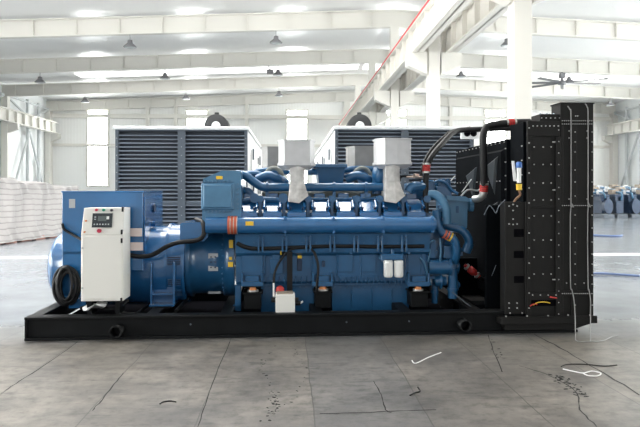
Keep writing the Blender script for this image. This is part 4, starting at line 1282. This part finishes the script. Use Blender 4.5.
band(G.at(426.7, 163.5, .73), G.at(426.2, 174, .71), pr(3.9, .74), [RED, STEEL])
band(G.at(484.2, 183, .62), G.at(483.4, 194, .64), pr(4.3, .65), [RED, STEEL])
band(G.at(506, 122.9, .55), G.at(516, 122.5, .55), pr(4.3, .55), [RED, STEEL])
mb = MB().tube(pts((401, 198, .74), (399, 186, .7), (401, 177, .72), (410, 176.5, .75), (420, 178, .78)), pr(1.3, .7), 8); mb.build('return_hose', RUBBER, eng)
mb = MB().cyl(G.at(406, 176.8, .74), G.at(422, 177.5, .78), pr(1.5, .75), n=12); mb.cyl(G.at(414, 175.8, .74), G.at(418, 176.5, .76), pr(2.6, .75), n=12); mb.build('hose_fitting', mat('copper_fitting', (.75, .6, .52), .35, .6), eng)
mb = MB().tube(pts((461, 196, .95), (468, 190, .95), (478, 190.5, .95), (483, 186, 1.0), (492, 183, 1.1)), .012, 8); mb.build('thin_lead', GREYPL, eng)

# ------------------------------------------------------------------ loose things
def loose(mb, name, m, label, cat, group=None):
    o = mb.build(name, m)
    o.location = gen.location; o.rotation_euler = gen.rotation_euler
    return tag(o, label, cat, group)
def gfl(px, py):          # point of the floor in the set's own frame
    t_ = EYE * F_PX / (py - HORIZON); x = (px - 320) / F_PX * t_ - G.o[0]; y = t_ - G.o[1]
    return (x * G.c + y * G.s, -x * G.s + y * G.c)
fA = [gfl(*p) for p in ((576, 341), (581, 342.5), (595, 342))]
loose(MB().tube(pts((567.5, 106, -.055), (570, 110, -.07), (571, 118, -.075), (571, 200, -.075), (571.2, 203, -.078), (573.5, 207, -.08), (570.5, 213, -.075), (570.5, 282, -.075), (572, 290, -.085), (574, 300, -.1), (575, 315, -.13)) + [(*gfl(575.5, 339.5), .03)] + [(*p, .01) for p in fA], .0055, 8), 'strap', STRAP, 'pale strap hanging down the radiator side onto the floor, the left one', 'strap')
fB = [gfl(*p) for p in ((592, 342.3), (603, 341.5), (612, 337.5), (618, 336.5))]
loose(MB().tube(pts((585, 103.5, -.055), (587, 107, -.07), (588, 118, -.075), (588, 200, -.075), (588.4, 203, -.078), (590.5, 207, -.08), (587.8, 213, -.075), (588, 282, -.075), (589, 290, -.085), (590.5, 300, -.1), (590.5, 315, -.13)) + [(*gfl(590.5, 340), .03)] + [(*p, .01) for p in fB], .0055, 8), 'strap', STRAP, 'pale strap hanging down near the radiator outer edge, its end trailing right on the floor', 'strap')
def on_floor(lst, r): return MB().tube([(*gfl(*p), r) for p in lst], r, 8)
loose(on_floor([(412, 361), (414, 363.5), (418, 363), (428, 358), (441, 353)], .005), 'cable_tie', FILM, 'white cable tie lying alone on the floor before the engine', 'cable tie')
loose(on_floor([(563, 369.5), (572, 371.5), (583, 373.5), (592, 371.6), (601, 373.8), (597, 376.5), (588, 376), (583, 373.8)], .005), 'cable_tie', FILM, 'white looped cable tie lying on the floor beside the long dark joint', 'cable tie')
loose(on_floor([(561, 367), (568, 364.8), (585, 364.8), (603, 366.5), (617, 365.5)], .005), 'wire', RUBBER, 'black wire lying on the floor behind the looped white cable tie', 'wire')
loose(on_floor([(160, 404.5), (163, 402.5), (170, 401.5), (176, 402.5)], .005), 'wire', RUBBER, 'short curved black wire on the floor at left', 'wire')
loose(on_floor([(410, 396), (415, 393.5), (420, 392), (418, 388)], .006), 'wire', RUBBER, 'small bent black scrap on the floor below the oil filters', 'wire')
